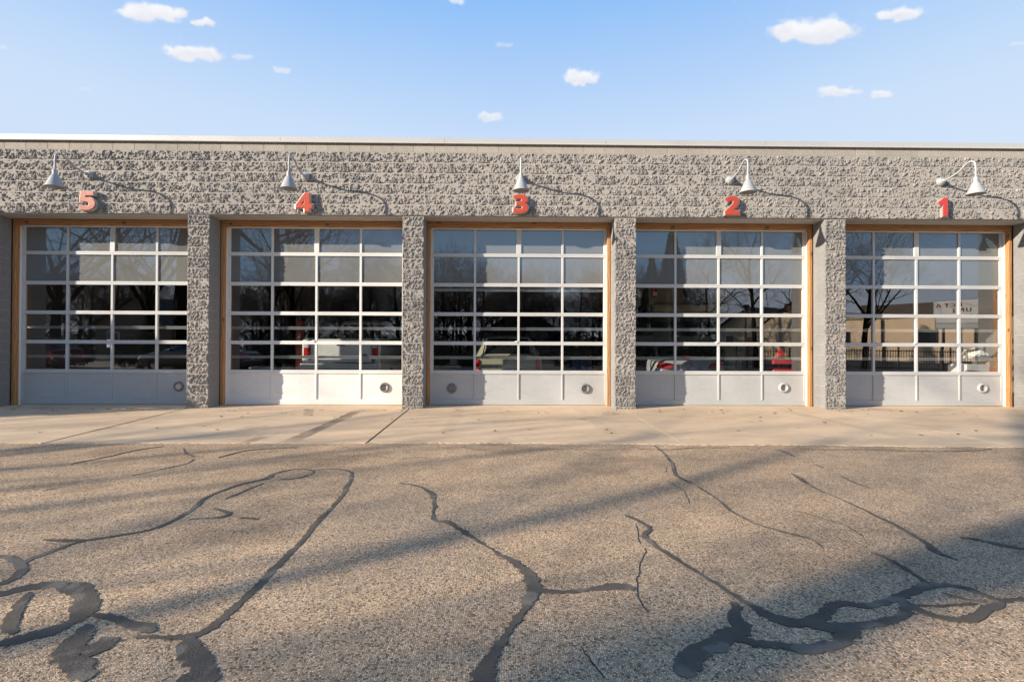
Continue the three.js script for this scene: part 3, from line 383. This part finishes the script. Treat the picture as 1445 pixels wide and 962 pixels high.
  if (o.highLamp) part('brake_light', rbox(.2, .022, .02, 0, k === 'sedan' || k === 'convertible' ? .975 : 1.38, -.4, .006), lampRed, t);
  if (o.spare) { const sp = part('spare_wheel', (() => { const g = new THREE.TorusGeometry(.26, .09, 14, 36); return g; })(), tyreM, t, [.18, .95, .1]); part('cover', cyl(.27, .24, .12, 0, 0, .02, 30, 'z'), S(.05, .05, .05, .5), sp); }
  part('underbody', box(W * 1.6, .12, 4, 0, .3, -2.3), trimM, t);
  wheels(t, W, -.85, st[8][0] + .8, k === 'suv' ? 1.08 : .95); if (o.scale) t.scale.set(...o.scale); return t;
}
// white pickup, tailgate towards the glass
{
  const t = thing('pickup_truck', 'white pickup truck inside bay four with its tailgate towards the glass', 'pickup truck', [-3.76, 0, -1.82]), pm = paint(.80, .80, .79);
  for (const s of [-1, 1]) part('bed_side', [rbox(.16, .78, 2.15, s * .895, .98, -1.08, .06), rbox(.10, .06, 2.1, s * .87, 1.375, -1.08, .02), box(.06, .14, .5, s * .93, .6, -1.9)], pm, t);
  const tg = part('tailgate', [rbox(1.5, .53, .07, 0, 1.09, -.02, .02), rbox(1.5, .04, .09, 0, 1.355, -.03, .015), rbox(1.34, .30, .012, 0, 1.08, .018, .006)], pm, t); part('tailgate_handle', rbox(.2, .07, .02, 0, 1.25, .024, .01), trimM, tg);
  part('badge', (() => { const g = new THREE.SphereGeometry(1, 20, 10); g.scale(.075, .034, .008); g.translate(.58, 1.0, .022); return g; })(), P(.03, .06, .2, .2), tg);
  for (const s of [-1, 1]) { const l = part('tail_lamp', rbox(.135, .30, .1, s * .845, 1.10, -.02, .015), lampRed, t); part('reverse_lens', rbox(.125, .075, .02, s * .845, 1.205, .028, .008), lampWhite, l); }
  const bu = part('rear_bumper', [rbox(1.86, .15, .2, 0, .745, .09, .03), rbox(.5, .16, .12, -.62, .64, .08, .03), rbox(.5, .16, .12, .62, .64, .08, .03)], S(.55, .55, .55, .3, { metalness: .5 }), t); part('step_pad', box(1.7, .012, .15, 0, .827, .1), trimM, bu); part('number_plate', rbox(.36, .17, .016, 0, .66, .16, .006), plateM, bu); part('tow_ball', new THREE.SphereGeometry(.03, 14, 10).translate(-.24, .6, .2), chrome, bu);
  part('bed_floor', [box(1.6, .08, 2.1, 0, .82, -1.08), box(1.7, .5, .05, 0, 1.1, -2.13)], pm, t);
  const L = loft([[-2.18, .90, .5, 1.34, 1.84, .70], [-2.28, .94, .42, 1.36, 1.90, .74], [-2.9, .96, .4, 1.37, 1.93, .76], [-3.55, .96, .4, 1.36, 1.88, .74], [-4.15, .96, .4, 1.30, 1.34, .84], [-5.1, .95, .45, 1.16, 1.22, .82], [-5.35, .86, .5, .9, .95, .74]]);
  part('cab', L.body, pm, t); part('rear_window', rbox(1.28, .36, .02, 0, 1.60, -2.168, .04), carGlass, t); part('windscreen', L.patch(3, 4, 5.2, 9.8, .006, .08), carGlass, t); part('side_window', L.patch(.6, 3, 4.1, 5.05, .006, .1), carGlass, t); part('side_window', L.patch(.6, 3, 9.95, 10.9, .006, .1), carGlass, t);
  for (const s of [-1, 1]) { part('fender', rbox(.1, .42, .95, s * .93, .74, -1.15, .05), pm, t); part('mirror', rbox(.2, .2, .1, s * 1.08, 1.42, -3.6, .03), trimM, t); }
  part('frame_rail', [box(.12, .16, 5, -.4, .55, -2.6), box(.12, .16, 5, .4, .55, -2.6)].slice(0, 1), trimM, t); wheels(t, .98, -1.15, -4.6, 1.08); t.scale.set(.924, .985, .924);
}
car('beige hatchback parked inside bay three, rear towards the glass', 'car', [.06, 0, -1.62], 0, [.42, .40, .29], { kind: 'wagon', w: .9, scale: [.87, .98, .9] });
car('black sport utility vehicle parked behind the beige car in bay three', 'car', [1.75, 0, -5.2], .05, [.012, .013, .016], { kind: 'suv', w: .92, name: 'parked_suv' });
car('silver convertible with black soft top inside bay two under the lift', 'car', [4.22, 0, -1.6], 0, [.42, .43, .45], { kind: 'convertible', w: .93, highLamp: true, scale: [.87, 1, .9] });
car('beige sport utility vehicle raised high on the lift in bay two', 'car', [4.50, 1.60, -2.5], 0, [.34, .29, .21], { kind: 'suv', w: .98, spare: true, name: 'raised_suv' });
{ // four-post lift
  const t = thing('car_lift', 'dark four-post car lift in bay two holding the beige vehicle up', 'car lift', [4.50, 0, -2.5]);
  for (const x of [-1.45, 1.45]) for (const z of [.1, -4.6]) part('post', rbox(.13, 2.5, .16, x, 1.25, z, .02), M.steelDark, t);
  for (const x of [-.72, .72]) part('runway', rbox(.46, .12, 4.9, x, 1.52, -2.3, .02), M.steelDark, t); for (const z of [.1, -4.6]) part('cross_beam', rbox(2.9, .16, .12, 0, 1.40, z, .02), M.steelDark, t);
}
{ const t = thing('lift_column', 'red lift column standing inside bay four beside the pickup', 'lift', [-5.02, 0, -2.6]); part('column', [rbox(.14, 1.8, .2, 0, .9, 0, .02)], P(.40, .08, .065, .5), t); part('base_plate', rbox(.5, .03, .5, 0, .015, 0, .01), M.steelDark, t); part('arm', rbox(.1, .1, .9, .1, .2, -.3, .02), M.steelDark, t); }
function bin(name, label, cat, at, r0, r1, h, mat, rimMat, square) { const t = thing(name, label, cat, at); part('body', square ? rbox(r0 * 2, h, r1 * 2, 0, h / 2, 0, .03) : cyl(r1, r0, h, 0, h / 2, 0, 26), mat, t); part('rim', square ? [rbox(r0 * 2.1, .025, .03, 0, h, r1, .01), rbox(r0 * 2.1, .025, .03, 0, h, -r1, .01), rbox(.03, .025, r1 * 2, r0, h, 0, .01), rbox(.03, .025, r1 * 2, -r0, h, 0, .01)] .slice(0, 1): (() => { const g = new THREE.TorusGeometry(r1, .015, 8, 30); g.rotateX(Math.PI / 2); g.translate(0, h, 0); return g; })(), rimMat, t); return t; }
bin('recycling_bin', 'blue square recycling bin with pale rim in bay three', 'bin', [1.80, 0, -2.4], .22, .22, .92, S(.02, .045, .12, .5), M.white, true);
bin('storage_crate', 'low dark blue crate on the floor of bay four', 'crate', [-5.1, 0, -1.3], .34, .25, .72, S(.02, .07, .11, .55), M.galv, true);
bin('waste_barrel', 'brown waste barrel standing on the floor of bay two', 'bin', [5.40, 0, -2.0], .13, .15, .93, S(.24, .19, .13, .8), trimM, false);
{ const t = thing('drain_caddy', 'red oil drain caddy with pointed funnel in bay two', 'oil drain', [6.32, 0, -1.8]), rm = P(.62, .035, .04, .35); const f = new THREE.ConeGeometry(.24, .34, 4, 1); f.rotateY(.5); f.translate(.02, 1.08, 0); part('funnel', f, rm, t); part('collar', rbox(.46, .1, .36, 0, .86, 0, .03), rm, t); part('tank', rbox(.48, .55, .4, 0, .46, 0, .06), rm, t); part('neck', cyl(.05, .05, .2, 0, .78, 0, 14), trimM, t); for (const s of [-1, 1]) part('caster', cyl(.08, .08, .05, s * .2, .09, .12, 18, 'x'), M.rubber, t); }
{ // shelf with bag and boxes at the right of bay one
  const t = thing('shelf_unit', 'low steel shelf inside the right end of bay one', 'shelf', [10.72, 0, -1.55]); for (const y of [.3, .62]) part('shelf_board', rbox(.95, .03, .5, 0, y, 0, .005), M.galv, t); for (const x of [-.45, .45]) for (const z of [-.22, .22]) part('leg', box(.04, .64, .04, x, .32, z), M.galv, t);
  const bag = (() => { const g = new THREE.IcosahedronGeometry(1, 5), p = g.attributes.position; for (let i = 0; i < p.count; i++) { const x = p.getX(i), y = p.getY(i), z = p.getZ(i), n = 1 + .5 * (fbm(x * 3 + 9, y * 3 + z * 2 + 5, 4, 7) - .5); p.setXYZ(i, x * .27 * n, Math.max(-.12, y * .17 * n), z * .2 * n); } g.computeVertexNormals(); return g; })();
  const b = thing('plastic_bag', 'crumpled white plastic bag on boxes in bay one', 'bag', [10.62, 1.03, -1.5]); part('bag', bag, S(.8, .8, .78, .5), b);
  [['red and white carton at the bottom of the pile in bay one', .36, .14, .30, .637, 10.95, [.5, .16, .08]], ['white carton under the plastic bag in bay one', .6, .2, .36, .637, 10.52, [.66, .64, .6]], ['brown carton on the red carton in bay one', .3, .16, .26, .78, 10.95, [.42, .26, .14]]].forEach(([l, w, h, d, y, x, c]) => { const q = thing('carton', l, 'carton', [x, y, -1.5], .1); part('box', rbox(w, h, d, 0, h / 2, 0, .006), S(...c, .8), q); part('tape', box(.05, .002, d * 1.002, 0, h + .001, 0), S(.7, .6, .45, .4), q); });
}
// ---------------------------------------------------------------- what stands behind the photographer: seen in the glass, and casting the shadows
struct('street', rectSheet(-160, 160, 24, 32, -.02, 4, 2), M.street, 'asphalt street running behind the photographer');
struct('planting_strip', rectSheet(-60, 60, 12.15, 23.6, -.03, 2, 2), M.soil, 'dark bare soil strip between the lot and the street');
{ const k = tag(sub('kerb', scene), 'pale concrete kerb between lot and planting strip', 'kerb', null, 'structure'); part('kerb_stone', [rbox(120, .26, .15, 0, .0, 12.08, .02)], M.concrete, k); part('kerb_stone', [rbox(120, .26, .15, 0, -.02, 23.75, .02)], M.concrete, k); }
function tubeInto(out, pts, radii, sides) {
  let nrm = null; const rings = [];
  for (let i = 0; i < pts.length; i++) { const a = pts[Math.max(0, i - 1)], b = pts[Math.min(pts.length - 1, i + 1)], t = b.clone().sub(a).normalize(); if (!nrm) nrm = Math.abs(t.y) > .9 ? new THREE.Vector3(1, 0, 0) : new THREE.Vector3(0, 1, 0); nrm = nrm.clone().addScaledVector(t, -nrm.dot(t)).normalize(); const bi = t.clone().cross(nrm); const r = []; for (let k = 0; k < sides; k++) { const an = k / sides * 6.2832, c = Math.cos(an), s = Math.sin(an); r.push([pts[i].x + (nrm.x * c + bi.x * s) * radii[i], pts[i].y + (nrm.y * c + bi.y * s) * radii[i], pts[i].z + (nrm.z * c + bi.z * s) * radii[i], nrm.x * c + bi.x * s, nrm.y * c + bi.y * s, nrm.z * c + bi.z * s]); } rings.push(r); }
  const base = out.pos.length / 3; for (const r of rings) for (const v of r) { out.pos.push(v[0], v[1], v[2]); out.nor.push(v[3], v[4], v[5]); }
  for (let i = 0; i < rings.length - 1; i++) for (let k = 0; k < sides; k++) { const a = base + i * sides + k, b = base + i * sides + (k + 1) % sides; out.idx.push(a, a + sides, b, b, a + sides, b + sides); }
}
const geoOf = o => { const g = new THREE.BufferGeometry(); g.setAttribute('position', new THREE.Float32BufferAttribute(o.pos, 3)); g.setAttribute('normal', new THREE.Float32BufferAttribute(o.nor, 3)); g.setAttribute('uv', new THREE.BufferAttribute(new Float32Array(o.pos.length / 3 * 2), 2)); g.setIndex(o.idx); return g; };
// leafless tree: trunk that forks into limbs, limbs into boughs, boughs into twigs
function bareGeo(seed, H, r0, o = {}) {
  const R = rng(seed), trunk = { pos: [], nor: [], idx: [] }, crown = { pos: [], nor: [], idx: [] }, lv = o.levels ?? 4, cnt = o.counts ?? [7, 6, 5, 4];
  const grow = (p, d, len, r, l) => {
    const n = l === 0 ? 9 : l < 2 ? 6 : l < 3 ? 4 : 3, pts = [p.clone()], rad = [r], dirs = [d.clone()]; let q = p.clone(), dd = d.clone();
    for (let i = 1; i <= n; i++) { dd.add(new THREE.Vector3((R() - .5), (R() - .5) * .8 + (l ? .12 : .05), (R() - .5)).multiplyScalar(l === 0 ? (o.wander ?? .14) : .34)).normalize(); q = q.clone().addScaledVector(dd, len / n); pts.push(q); rad.push(Math.max(o.minR ?? .0045, r * (1 - (l === 0 ? (o.taper ?? .62) : .8) * (i / n)))); dirs.push(dd.clone()); }
    tubeInto(l === 0 ? trunk : crown, pts, rad, l === 0 ? 10 : l === 1 ? 7 : l === 2 ? 4 : 3);
    if (l >= lv) return; const c = cnt[l], st = l === 0 ? (o.clear ?? .3) : .2;
    for (let k = 0; k < c; k++) { const f = lerp(st, 1, (k + .2 + R() * .6) / c), i = Math.min(n - 1, Math.floor(f * n)), u = f * n - i, bp = pts[i].clone().lerp(pts[i + 1], u), br = lerp(rad[i], rad[i + 1], u); const ax = new THREE.Vector3(R() - .5, R() - .5, R() - .5).cross(dirs[i]).normalize(), ang = (l === 0 ? .55 : .5) + R() * .55; const nd = dirs[i].clone().applyAxisAngle(ax, ang); if (l < 2) nd.y = Math.max(nd.y, .12 + R() * .3); nd.normalize(); grow(bp, nd, len * (l === 0 ? (o.limb ?? .50) : .56) * (.75 + R() * .5) * (1.15 - .45 * (l === 0 ? f - .3 : 0)), Math.max(o.minR ?? .0045, br * (l === 0 ? .52 + R() * .22 : .42 + R() * .2)), l + 1); }
  };
  grow(new THREE.Vector3(0, -.1, 0), new THREE.Vector3((o.lean ?? 0), 1, (o.leanZ ?? 0)).normalize(), H * (o.stem ?? .72), r0, 0);
  return [geoOf(trunk), geoOf(crown)];
}
function bareTree(label, x, z, seed, H, r0, o = {}) { const t = thing('bare_tree', label, 'tree', [x, 0, z], o.turn ?? 0, 'bare trees in the planting strip'); const [a, b] = bareGeo(seed, H, r0, o); part('trunk', a, M.bark, t); part('crown', b, M.bark, t); return t; }
bareTree('bare tree with heavy limbs reflected at the right side of the fifth door', -17.4, 16.2, 21, 15, .36, { clear: .66, counts: [6, 5, 3, 3], wander: .035, taper: .5 });
bareTree('second upright bare tree just behind the heavy-limbed one beside the fifth door', -17.9, 17.5, 64, 14.5, .30, { clear: .7, counts: [5, 4, 3, 3], wander: .035, taper: .5 });
bareTree('broad bare tree reflected in the upper panes of the fifth door', -23.6, 15.7, 71, 13.5, .26, { clear: .55, counts: [5, 5, 4, 3], stem: .36, limb: 1.5, taper: .35 });
bareTree('bare tree with thick forked trunk reflected in the fourth door', -14.6, 20.2, 5, 13.5, .30, { clear: .22, counts: [8, 6, 5, 4] });
bareTree('slimmer bare tree reflected beside the forked trunk in the fourth door', -13.6, 21.2, 11, 12.5, .26, { clear: .3, counts: [8, 6, 5, 3] });
bareTree('spreading bare tree reflected at the left of the fifth door', -26.5, 17.2, 14, 13.5, .31, { clear: .5, counts: [6, 5, 4, 3], stem: .36, limb: 1.5, taper: .35 });
bareTree('bare tree reflected in the middle of the fifth door', -22.3, 20.5, 33, 14.5, .32, { clear: .5, counts: [6, 5, 4, 3], stem: .38, limb: 1.4, taper: .35 });
bareTree('bare street tree in front of the tan building reflected in the first door', 17.5, 13.3, 9, 7.2, .15, { clear: .33, counts: [8, 5, 5, 4], lean: .06 });
bareTree('thin bare tree reflected at the right of the second door', 14.6, 18.3, 27, 9, .15, { clear: .3, counts: [7, 5, 5, 3] });
bareTree('bare tree with upswept limbs reflected at the left of the second door edge', 20.9, 22.2, 41, 9.5, .17, { clear: .3, counts: [7, 5, 5, 3] });
bareTree('tall bare tree beyond the left end of the lot', -33.5, 18.6, 52, 14.5, .30, { clear: .5, counts: [6, 5, 3, 3], stem: .38, limb: 1.4, taper: .35 });
// dense rounded evergreen: leaves scattered through lobes
function leafy(seed, n, lobes, size) { const R = rng(seed), pos = []; for (let i = 0; i < n; i++) { const [lx, ly, lz, lr, lh] = lobes[Math.floor(R() * lobes.length)]; const v = new THREE.Vector3(R() - .5, R() - .5, R() - .5).normalize(), k = Math.cbrt(.25 + .75 * R()); const c = [lx + v.x * lr * k, ly + v.y * lh * k, lz + v.z * lr * k], a = new THREE.Vector3(R() - .5, R() - .5, R() - .5).normalize(), b = new THREE.Vector3(R() - .5, R() - .5, R() - .5).cross(a).normalize(), s = size * (.6 + R() * .8); pos.push(c[0] - a.x * s, c[1] - a.y * s, c[2] - a.z * s, c[0] + b.x * s * .5, c[1] + b.y * s * .5, c[2] + b.z * s * .5, c[0] + a.x * s, c[1] + a.y * s, c[2] + a.z * s); } const g = new THREE.BufferGeometry(); g.setAttribute('position', new THREE.Float32BufferAttribute(pos, 3)); g.computeVertexNormals(); return withUV(g); }
const leafMat = P(.045, .06, .03, .8, { side: THREE.DoubleSide }), spruceMat = P(.028, .045, .03, .85, { side: THREE.DoubleSide });
function evergreen(label, x, z, seed, lobes, n, cat = 'shrub', name = 'evergreen_shrub') { const t = thing(name, label, cat, [x, 0, z]); part('crown', leafy(seed, n, lobes, .11), leafMat, t); const g = [cyl(.08, .13, lobes[0][1] * 1.2, 0, lobes[0][1] * .6, 0, 10)]; part('trunk', g, M.trunk, t); return t; }
evergreen('rounded dark evergreen beside the left end of the garage', -15.0, 2.9, 3, [[0, 1.6, 0, 1.5, 1.5], [.5, 2.6, .2, 1.0, 1.2], [-.6, 2.8, -.2, 1.0, 1.1], [0, 3.5, 0, .75, .9], [.9, 1.0, .3, .8, 1]], 14000);
{ const R = rng(61); for (let i = 0; i < 12; i++) { const x = -30 + i * 3.6 + R() * 1.5; if (x > 13) continue; const h = .55 + R() * .5; evergreen(['low spreading dark shrub', 'rounded dark shrub', 'ragged dark shrub'][i % 3] + ' in the planting strip reflected below the ' + ['far left trees', 'left trees', 'fifth door trees', 'forked tree', 'fourth door centre', 'pickup truck', 'third door edge', 'beige car', 'black car', 'second door edge', 'silver car', 'red caddy'][i], x, 13.4 + R() * 2, 70 + i, [[0, h, 0, .9, h], [.6, h * .8, .2, .7, h * .7], [-.7, h * .75, -.1, .7, h * .7]], 2600); } }
function spruceTree(label, x, z, seed, H, rad) { const t = thing('spruce_tree', label, 'tree', [x, 0, z]); part('trunk', cyl(.03, H * .022, H, 0, H / 2, 0, 10), M.trunk, t); const R = rng(seed), pos = []; for (let i = 0; i < 15000; i++) { const f = Math.pow(R(), .62), y = H * (1 - f) + .3, an = R() * 6.2832, tier = .72 + .28 * Math.abs(Math.sin(y * 4.2 + Math.sin(an * 5) * .7)), r = rad * f * tier * Math.sqrt(.15 + .85 * R()), cx = Math.cos(an) * r, cz = Math.sin(an) * r, dx = Math.cos(an + (R() - .5)), dz = Math.sin(an + (R() - .5)), s = .10 + R() * .12; const ty = y - r * .18; pos.push(cx, ty, cz, cx + dx * s, ty - s * .35, cz + dz * s, cx + dx * s * .5 - dz * .05, ty + .05, cz + dz * s * .5 + dx * .05); } const g = new THREE.BufferGeometry(); g.setAttribute('position', new THREE.Float32BufferAttribute(pos, 3)); g.computeVertexNormals(); part('crown', withUV(g), spruceMat, t); return t; }
spruceTree('pointed dark spruce reflected in the upper left of the second door', 11.7, 24, 4, 9.0, 2.2);
spruceTree('smaller spruce reflected behind the top panes of the second door', 13.9, 36, 8, 9.6, 2.1);
{ // distant wood, one mass of bare crowns
  const [a, b] = bareGeo(88, 11, .2, { counts: [8, 6, 5, 3], clear: .15, minR: .012 }), g = mergeGeometries([a, b]), R = rng(15), n = 105, m = new THREE.InstancedMesh(g, M.bough, n), q = new THREE.Matrix4(), e = new THREE.Euler(), qt = new THREE.Quaternion();
  for (let i = 0; i < n; i++) { const x = -80 + 108 * (i / n) + (R() - .5) * 5, z = 40 + R() * 30, s = (.7 + R() * .5); e.set(0, R() * 6.28, 0); qt.setFromEuler(e); q.compose(new THREE.Vector3(x, -.1, z), qt, new THREE.Vector3(s, s * (.8 + R() * .3), s)); m.setMatrixAt(i, q); }
  m.name = 'distant_wood'; m.castShadow = m.receiveShadow = true; scene.add(m); tag(m, 'far wood of leafless trees beyond the street reflected in the doors', 'wood', null, 'stuff');
  const R2 = rng(16), lobes = []; for (let i = 0; i < 70; i++) lobes.push([-80 + i * 1.62 + R2(), .9 + R2() * .8, 52 + R2() * 8, 1.6 + R2() * 1.2, 1.2 + R2() * .9]); tag(part('undergrowth', leafy(44, 52000, lobes, .22), P(.06, .05, .035, .9, { side: THREE.DoubleSide })), 'brown undergrowth at the foot of the far wood', 'undergrowth', null, 'stuff');
}
// tan flat-roofed building, seen obliquely in the first door
{ const t = thing('tan_building', 'tan flat-roofed building with a dark upper storey reflected in the first door', 'building', [31.5, 0, 29], 1.12); const tan = S(.80, .60, .40, .9), dk = S(.09, .07, .06, .9);
  part('wall', [box(24, 3.5, 10, 5, 1.75, 5)], tan, t); part('wall', [box(5, 4.5, 9, -9.6, 2.25, 5)], tan, t); part('upper_storey', [box(19, 1.3, 8, 6, 4.15, 5.6)], dk, t); part('parapet', [box(24.2, .14, .2, 5, 3.55, -.02)], S(.4, .3, .2, .8), t);
  for (const x of [-4, 2, 8, 13]) { const w = part('window', rbox(1.4, 1.1, .08, x, 1.9, -.02, .02), M.steelDark, t); part('glass', box(1.24, .94, .02, x, 1.9, -.07), carGlass, w); } part('downpipe', cyl(.06, .06, 3.4, -1, 1.7, -.08, 10), dk, t); part('downpipe', cyl(.06, .06, 3.4, 5, 1.7, -.08, 10), dk, t); }
function house(label, x, z, turn, w, d, h, wallC, roofC) { const t = thing('house', label, 'house', [x, 0, z], turn), wm = S(...wallC, .9), rm = S(...roofC, .9); const s = new THREE.Shape([[-w / 2, 0], [w / 2, 0], [w / 2, h], [0, h + w * .32], [-w / 2, h]].map(p => new THREE.Vector2(...p))); const g = new THREE.ExtrudeGeometry(s, { depth: d, bevelEnabled: false }); part('wall', g, wm, t);
  for (const k of [-1, 1]) { const r = box(Math.hypot(w / 2 + .4, (w / 2 + .4) * .64) , .12, d + .8, 0, 0, 0); r.rotateZ(-k * Math.atan(.64)); r.translate(k * (w / 4 + .15), h + w * .16 + .02, d / 2); part('roof', r, rm, t); } part('chimney', box(.6, 1.2, .6, w * .2, h + w * .32, d * .6), S(.25, .12, .09, .9), t);
  for (const a of [-.28, .28]) { const f = part('window', rbox(1.1, 1.3, .1, a * w, 1.7, -.03, .01), M.white, t); part('glass', box(.92, 1.12, .02, a * w, 1.7, -.09), carGlass, f); } part('door', rbox(.95, 2.05, .1, 0, 1.03, -.03, .01), S(.2, .08, .05, .6), t); return t; }
house('low brown gabled house reflected in the middle of the fifth door', -36, 38, .1, 8, 9, 3.0, [.16, .11, .08], [.05, .045, .04]);
house('cream house with dark roof reflected at the right of the second door', 27, 44, .9, 8, 10, 2.9, [.55, .46, .32], [.08, .07, .065]);
house('grey house reflected low in the third door', 1.5, 56, .35, 9, 9, 3.0, [.22, .2, .18], [.05, .05, .05]);
{ const t = thing('utility_pole', 'wooden utility pole with crossarms reflected in the third door', 'utility pole', [-6, 0, 49]); part('pole', cyl(.11, .17, 10.4, 0, 5.2, 0, 12), M.trunk, t); part('crossarm', box(2.0, .12, .12, 0, 10.0, .12), M.trunk, t); part('crossarm', box(2.2, .12, .12, .9, 9.1, .12), M.trunk, t); for (const x of [-.9, -.4, .4, .9]) part('insulator', cyl(.05, .06, .18, x, 10.15, .12, 10), M.galv, t); part('transformer', cyl(.25, .25, .8, -.35, 8.3, 0, 16), M.galv, t); }
// lettered sign board on a post; its back edge runs off behind the door pier
{ const c = document.createElement('canvas'); c.width = 1024; c.height = 900; const x = c.getContext('2d'); x.fillStyle = '#e9e7e2'; x.fillRect(0, 0, 1024, 900); x.fillStyle = '#7b1f22'; x.textAlign = 'right'; x.font = 'bold 210px sans-serif'; x.fillText('ECT A', 1000, 250); x.textAlign = 'left'; x.fillText('UNI', 250, 460); x.fillStyle = '#2b2a2c'; x.font = 'bold 120px sans-serif'; x.fillText('ce Auto Service', 60, 640); 
  const tx = new THREE.CanvasTexture(c); tx.colorSpace = THREE.SRGBColorSpace; const t = thing('sign_board', 'white lettered sign board on a post reflected at the right of the first door', 'sign', [18.75, 0, 9.6], Math.PI + .95);
  const bd = part('board', [rbox(1.62, 1.26, .09, .0, 2.57, -.06, .01)], M.galv, t); part('sign_face', (() => { const g = new THREE.PlaneGeometry(1.54, .98); g.translate(0, 2.68, -.0105); return g; })(), new THREE.MeshStandardMaterial({ map: tx, roughness: .6 }), bd); part('letter_panel', box(1.54, .2, .006, 0, 2.06, -.012), S(.6, .62, .58, .5), bd); part('post', rbox(.16, 2.0, .16, 0, 1.0, -.06, .01), S(.6, .6, .58, .5), t); part('base', rbox(.6, .5, .5, 0, .25, -.06, .02), S(.6, .58, .55, .8), t); }
{ const t = thing('picket_fence', 'dark metal picket fence along the lot reflected low in the first door', 'fence', [11, 0, 12.9]); const ps = []; for (let i = 0; i < 120; i++) ps.push(box(.022, 1.05, .022, i * .13, .56, 0)); tag(part('pickets', ps, M.steelDark, t), null, null, null, 'stuff'); for (const y of [.18, 1.0]) part('rail', box(15.6, .04, .035, 7.75, y, 0), M.steelDark, t); for (let i = 0; i < 7; i++) part('post', box(.06, 1.2, .06, i * 2.6, .6, .0), M.steelDark, t); }
[[13.2, 16.5], [22.5, 14.6], [28, 17.5]].forEach(([x, z], i) => { const t = thing('street_lamp', ['slim dark street lamp reflected left of the street tree', 'dark street lamp with flat head reflected in the first door', 'farther dark street lamp reflected before the tan wall'][i], 'street lamp', [x, 0, z]); part('pole', cyl(.05, .08, 3.4, 0, 1.7, 0, 12), M.steelDark, t); part('lamp_head', rbox(.4, .16, .3, .0, 3.45, 0, .05), M.steelDark, t); });
[['dark blue car parked along the lot reflected in the fifth door', -24.8, 11, 1.62, [.02, .03, .06], 'sedan'], ['dark red car parked along the lot reflected right in the fifth door', -18.9, 11, 1.55, [.12, .015, .015], 'wagon'], ['dark grey car parked along the lot reflected in the fourth door', -11.2, 11.4, 1.6, [.03, .03, .032], 'sedan'], ['black car parked beyond the third door reflection', -4.6, 22.0, 1.57, [.012, .012, .013], 'wagon']].forEach(([l, x, z, r, c, k]) => car(l, 'car', [x, 0, z], r, c, { kind: k }));
scene.traverse(o => { if (o.isMesh || o.isInstancedMesh) o.castShadow = o.receiveShadow = true; });
renderer.render(scene, camera);
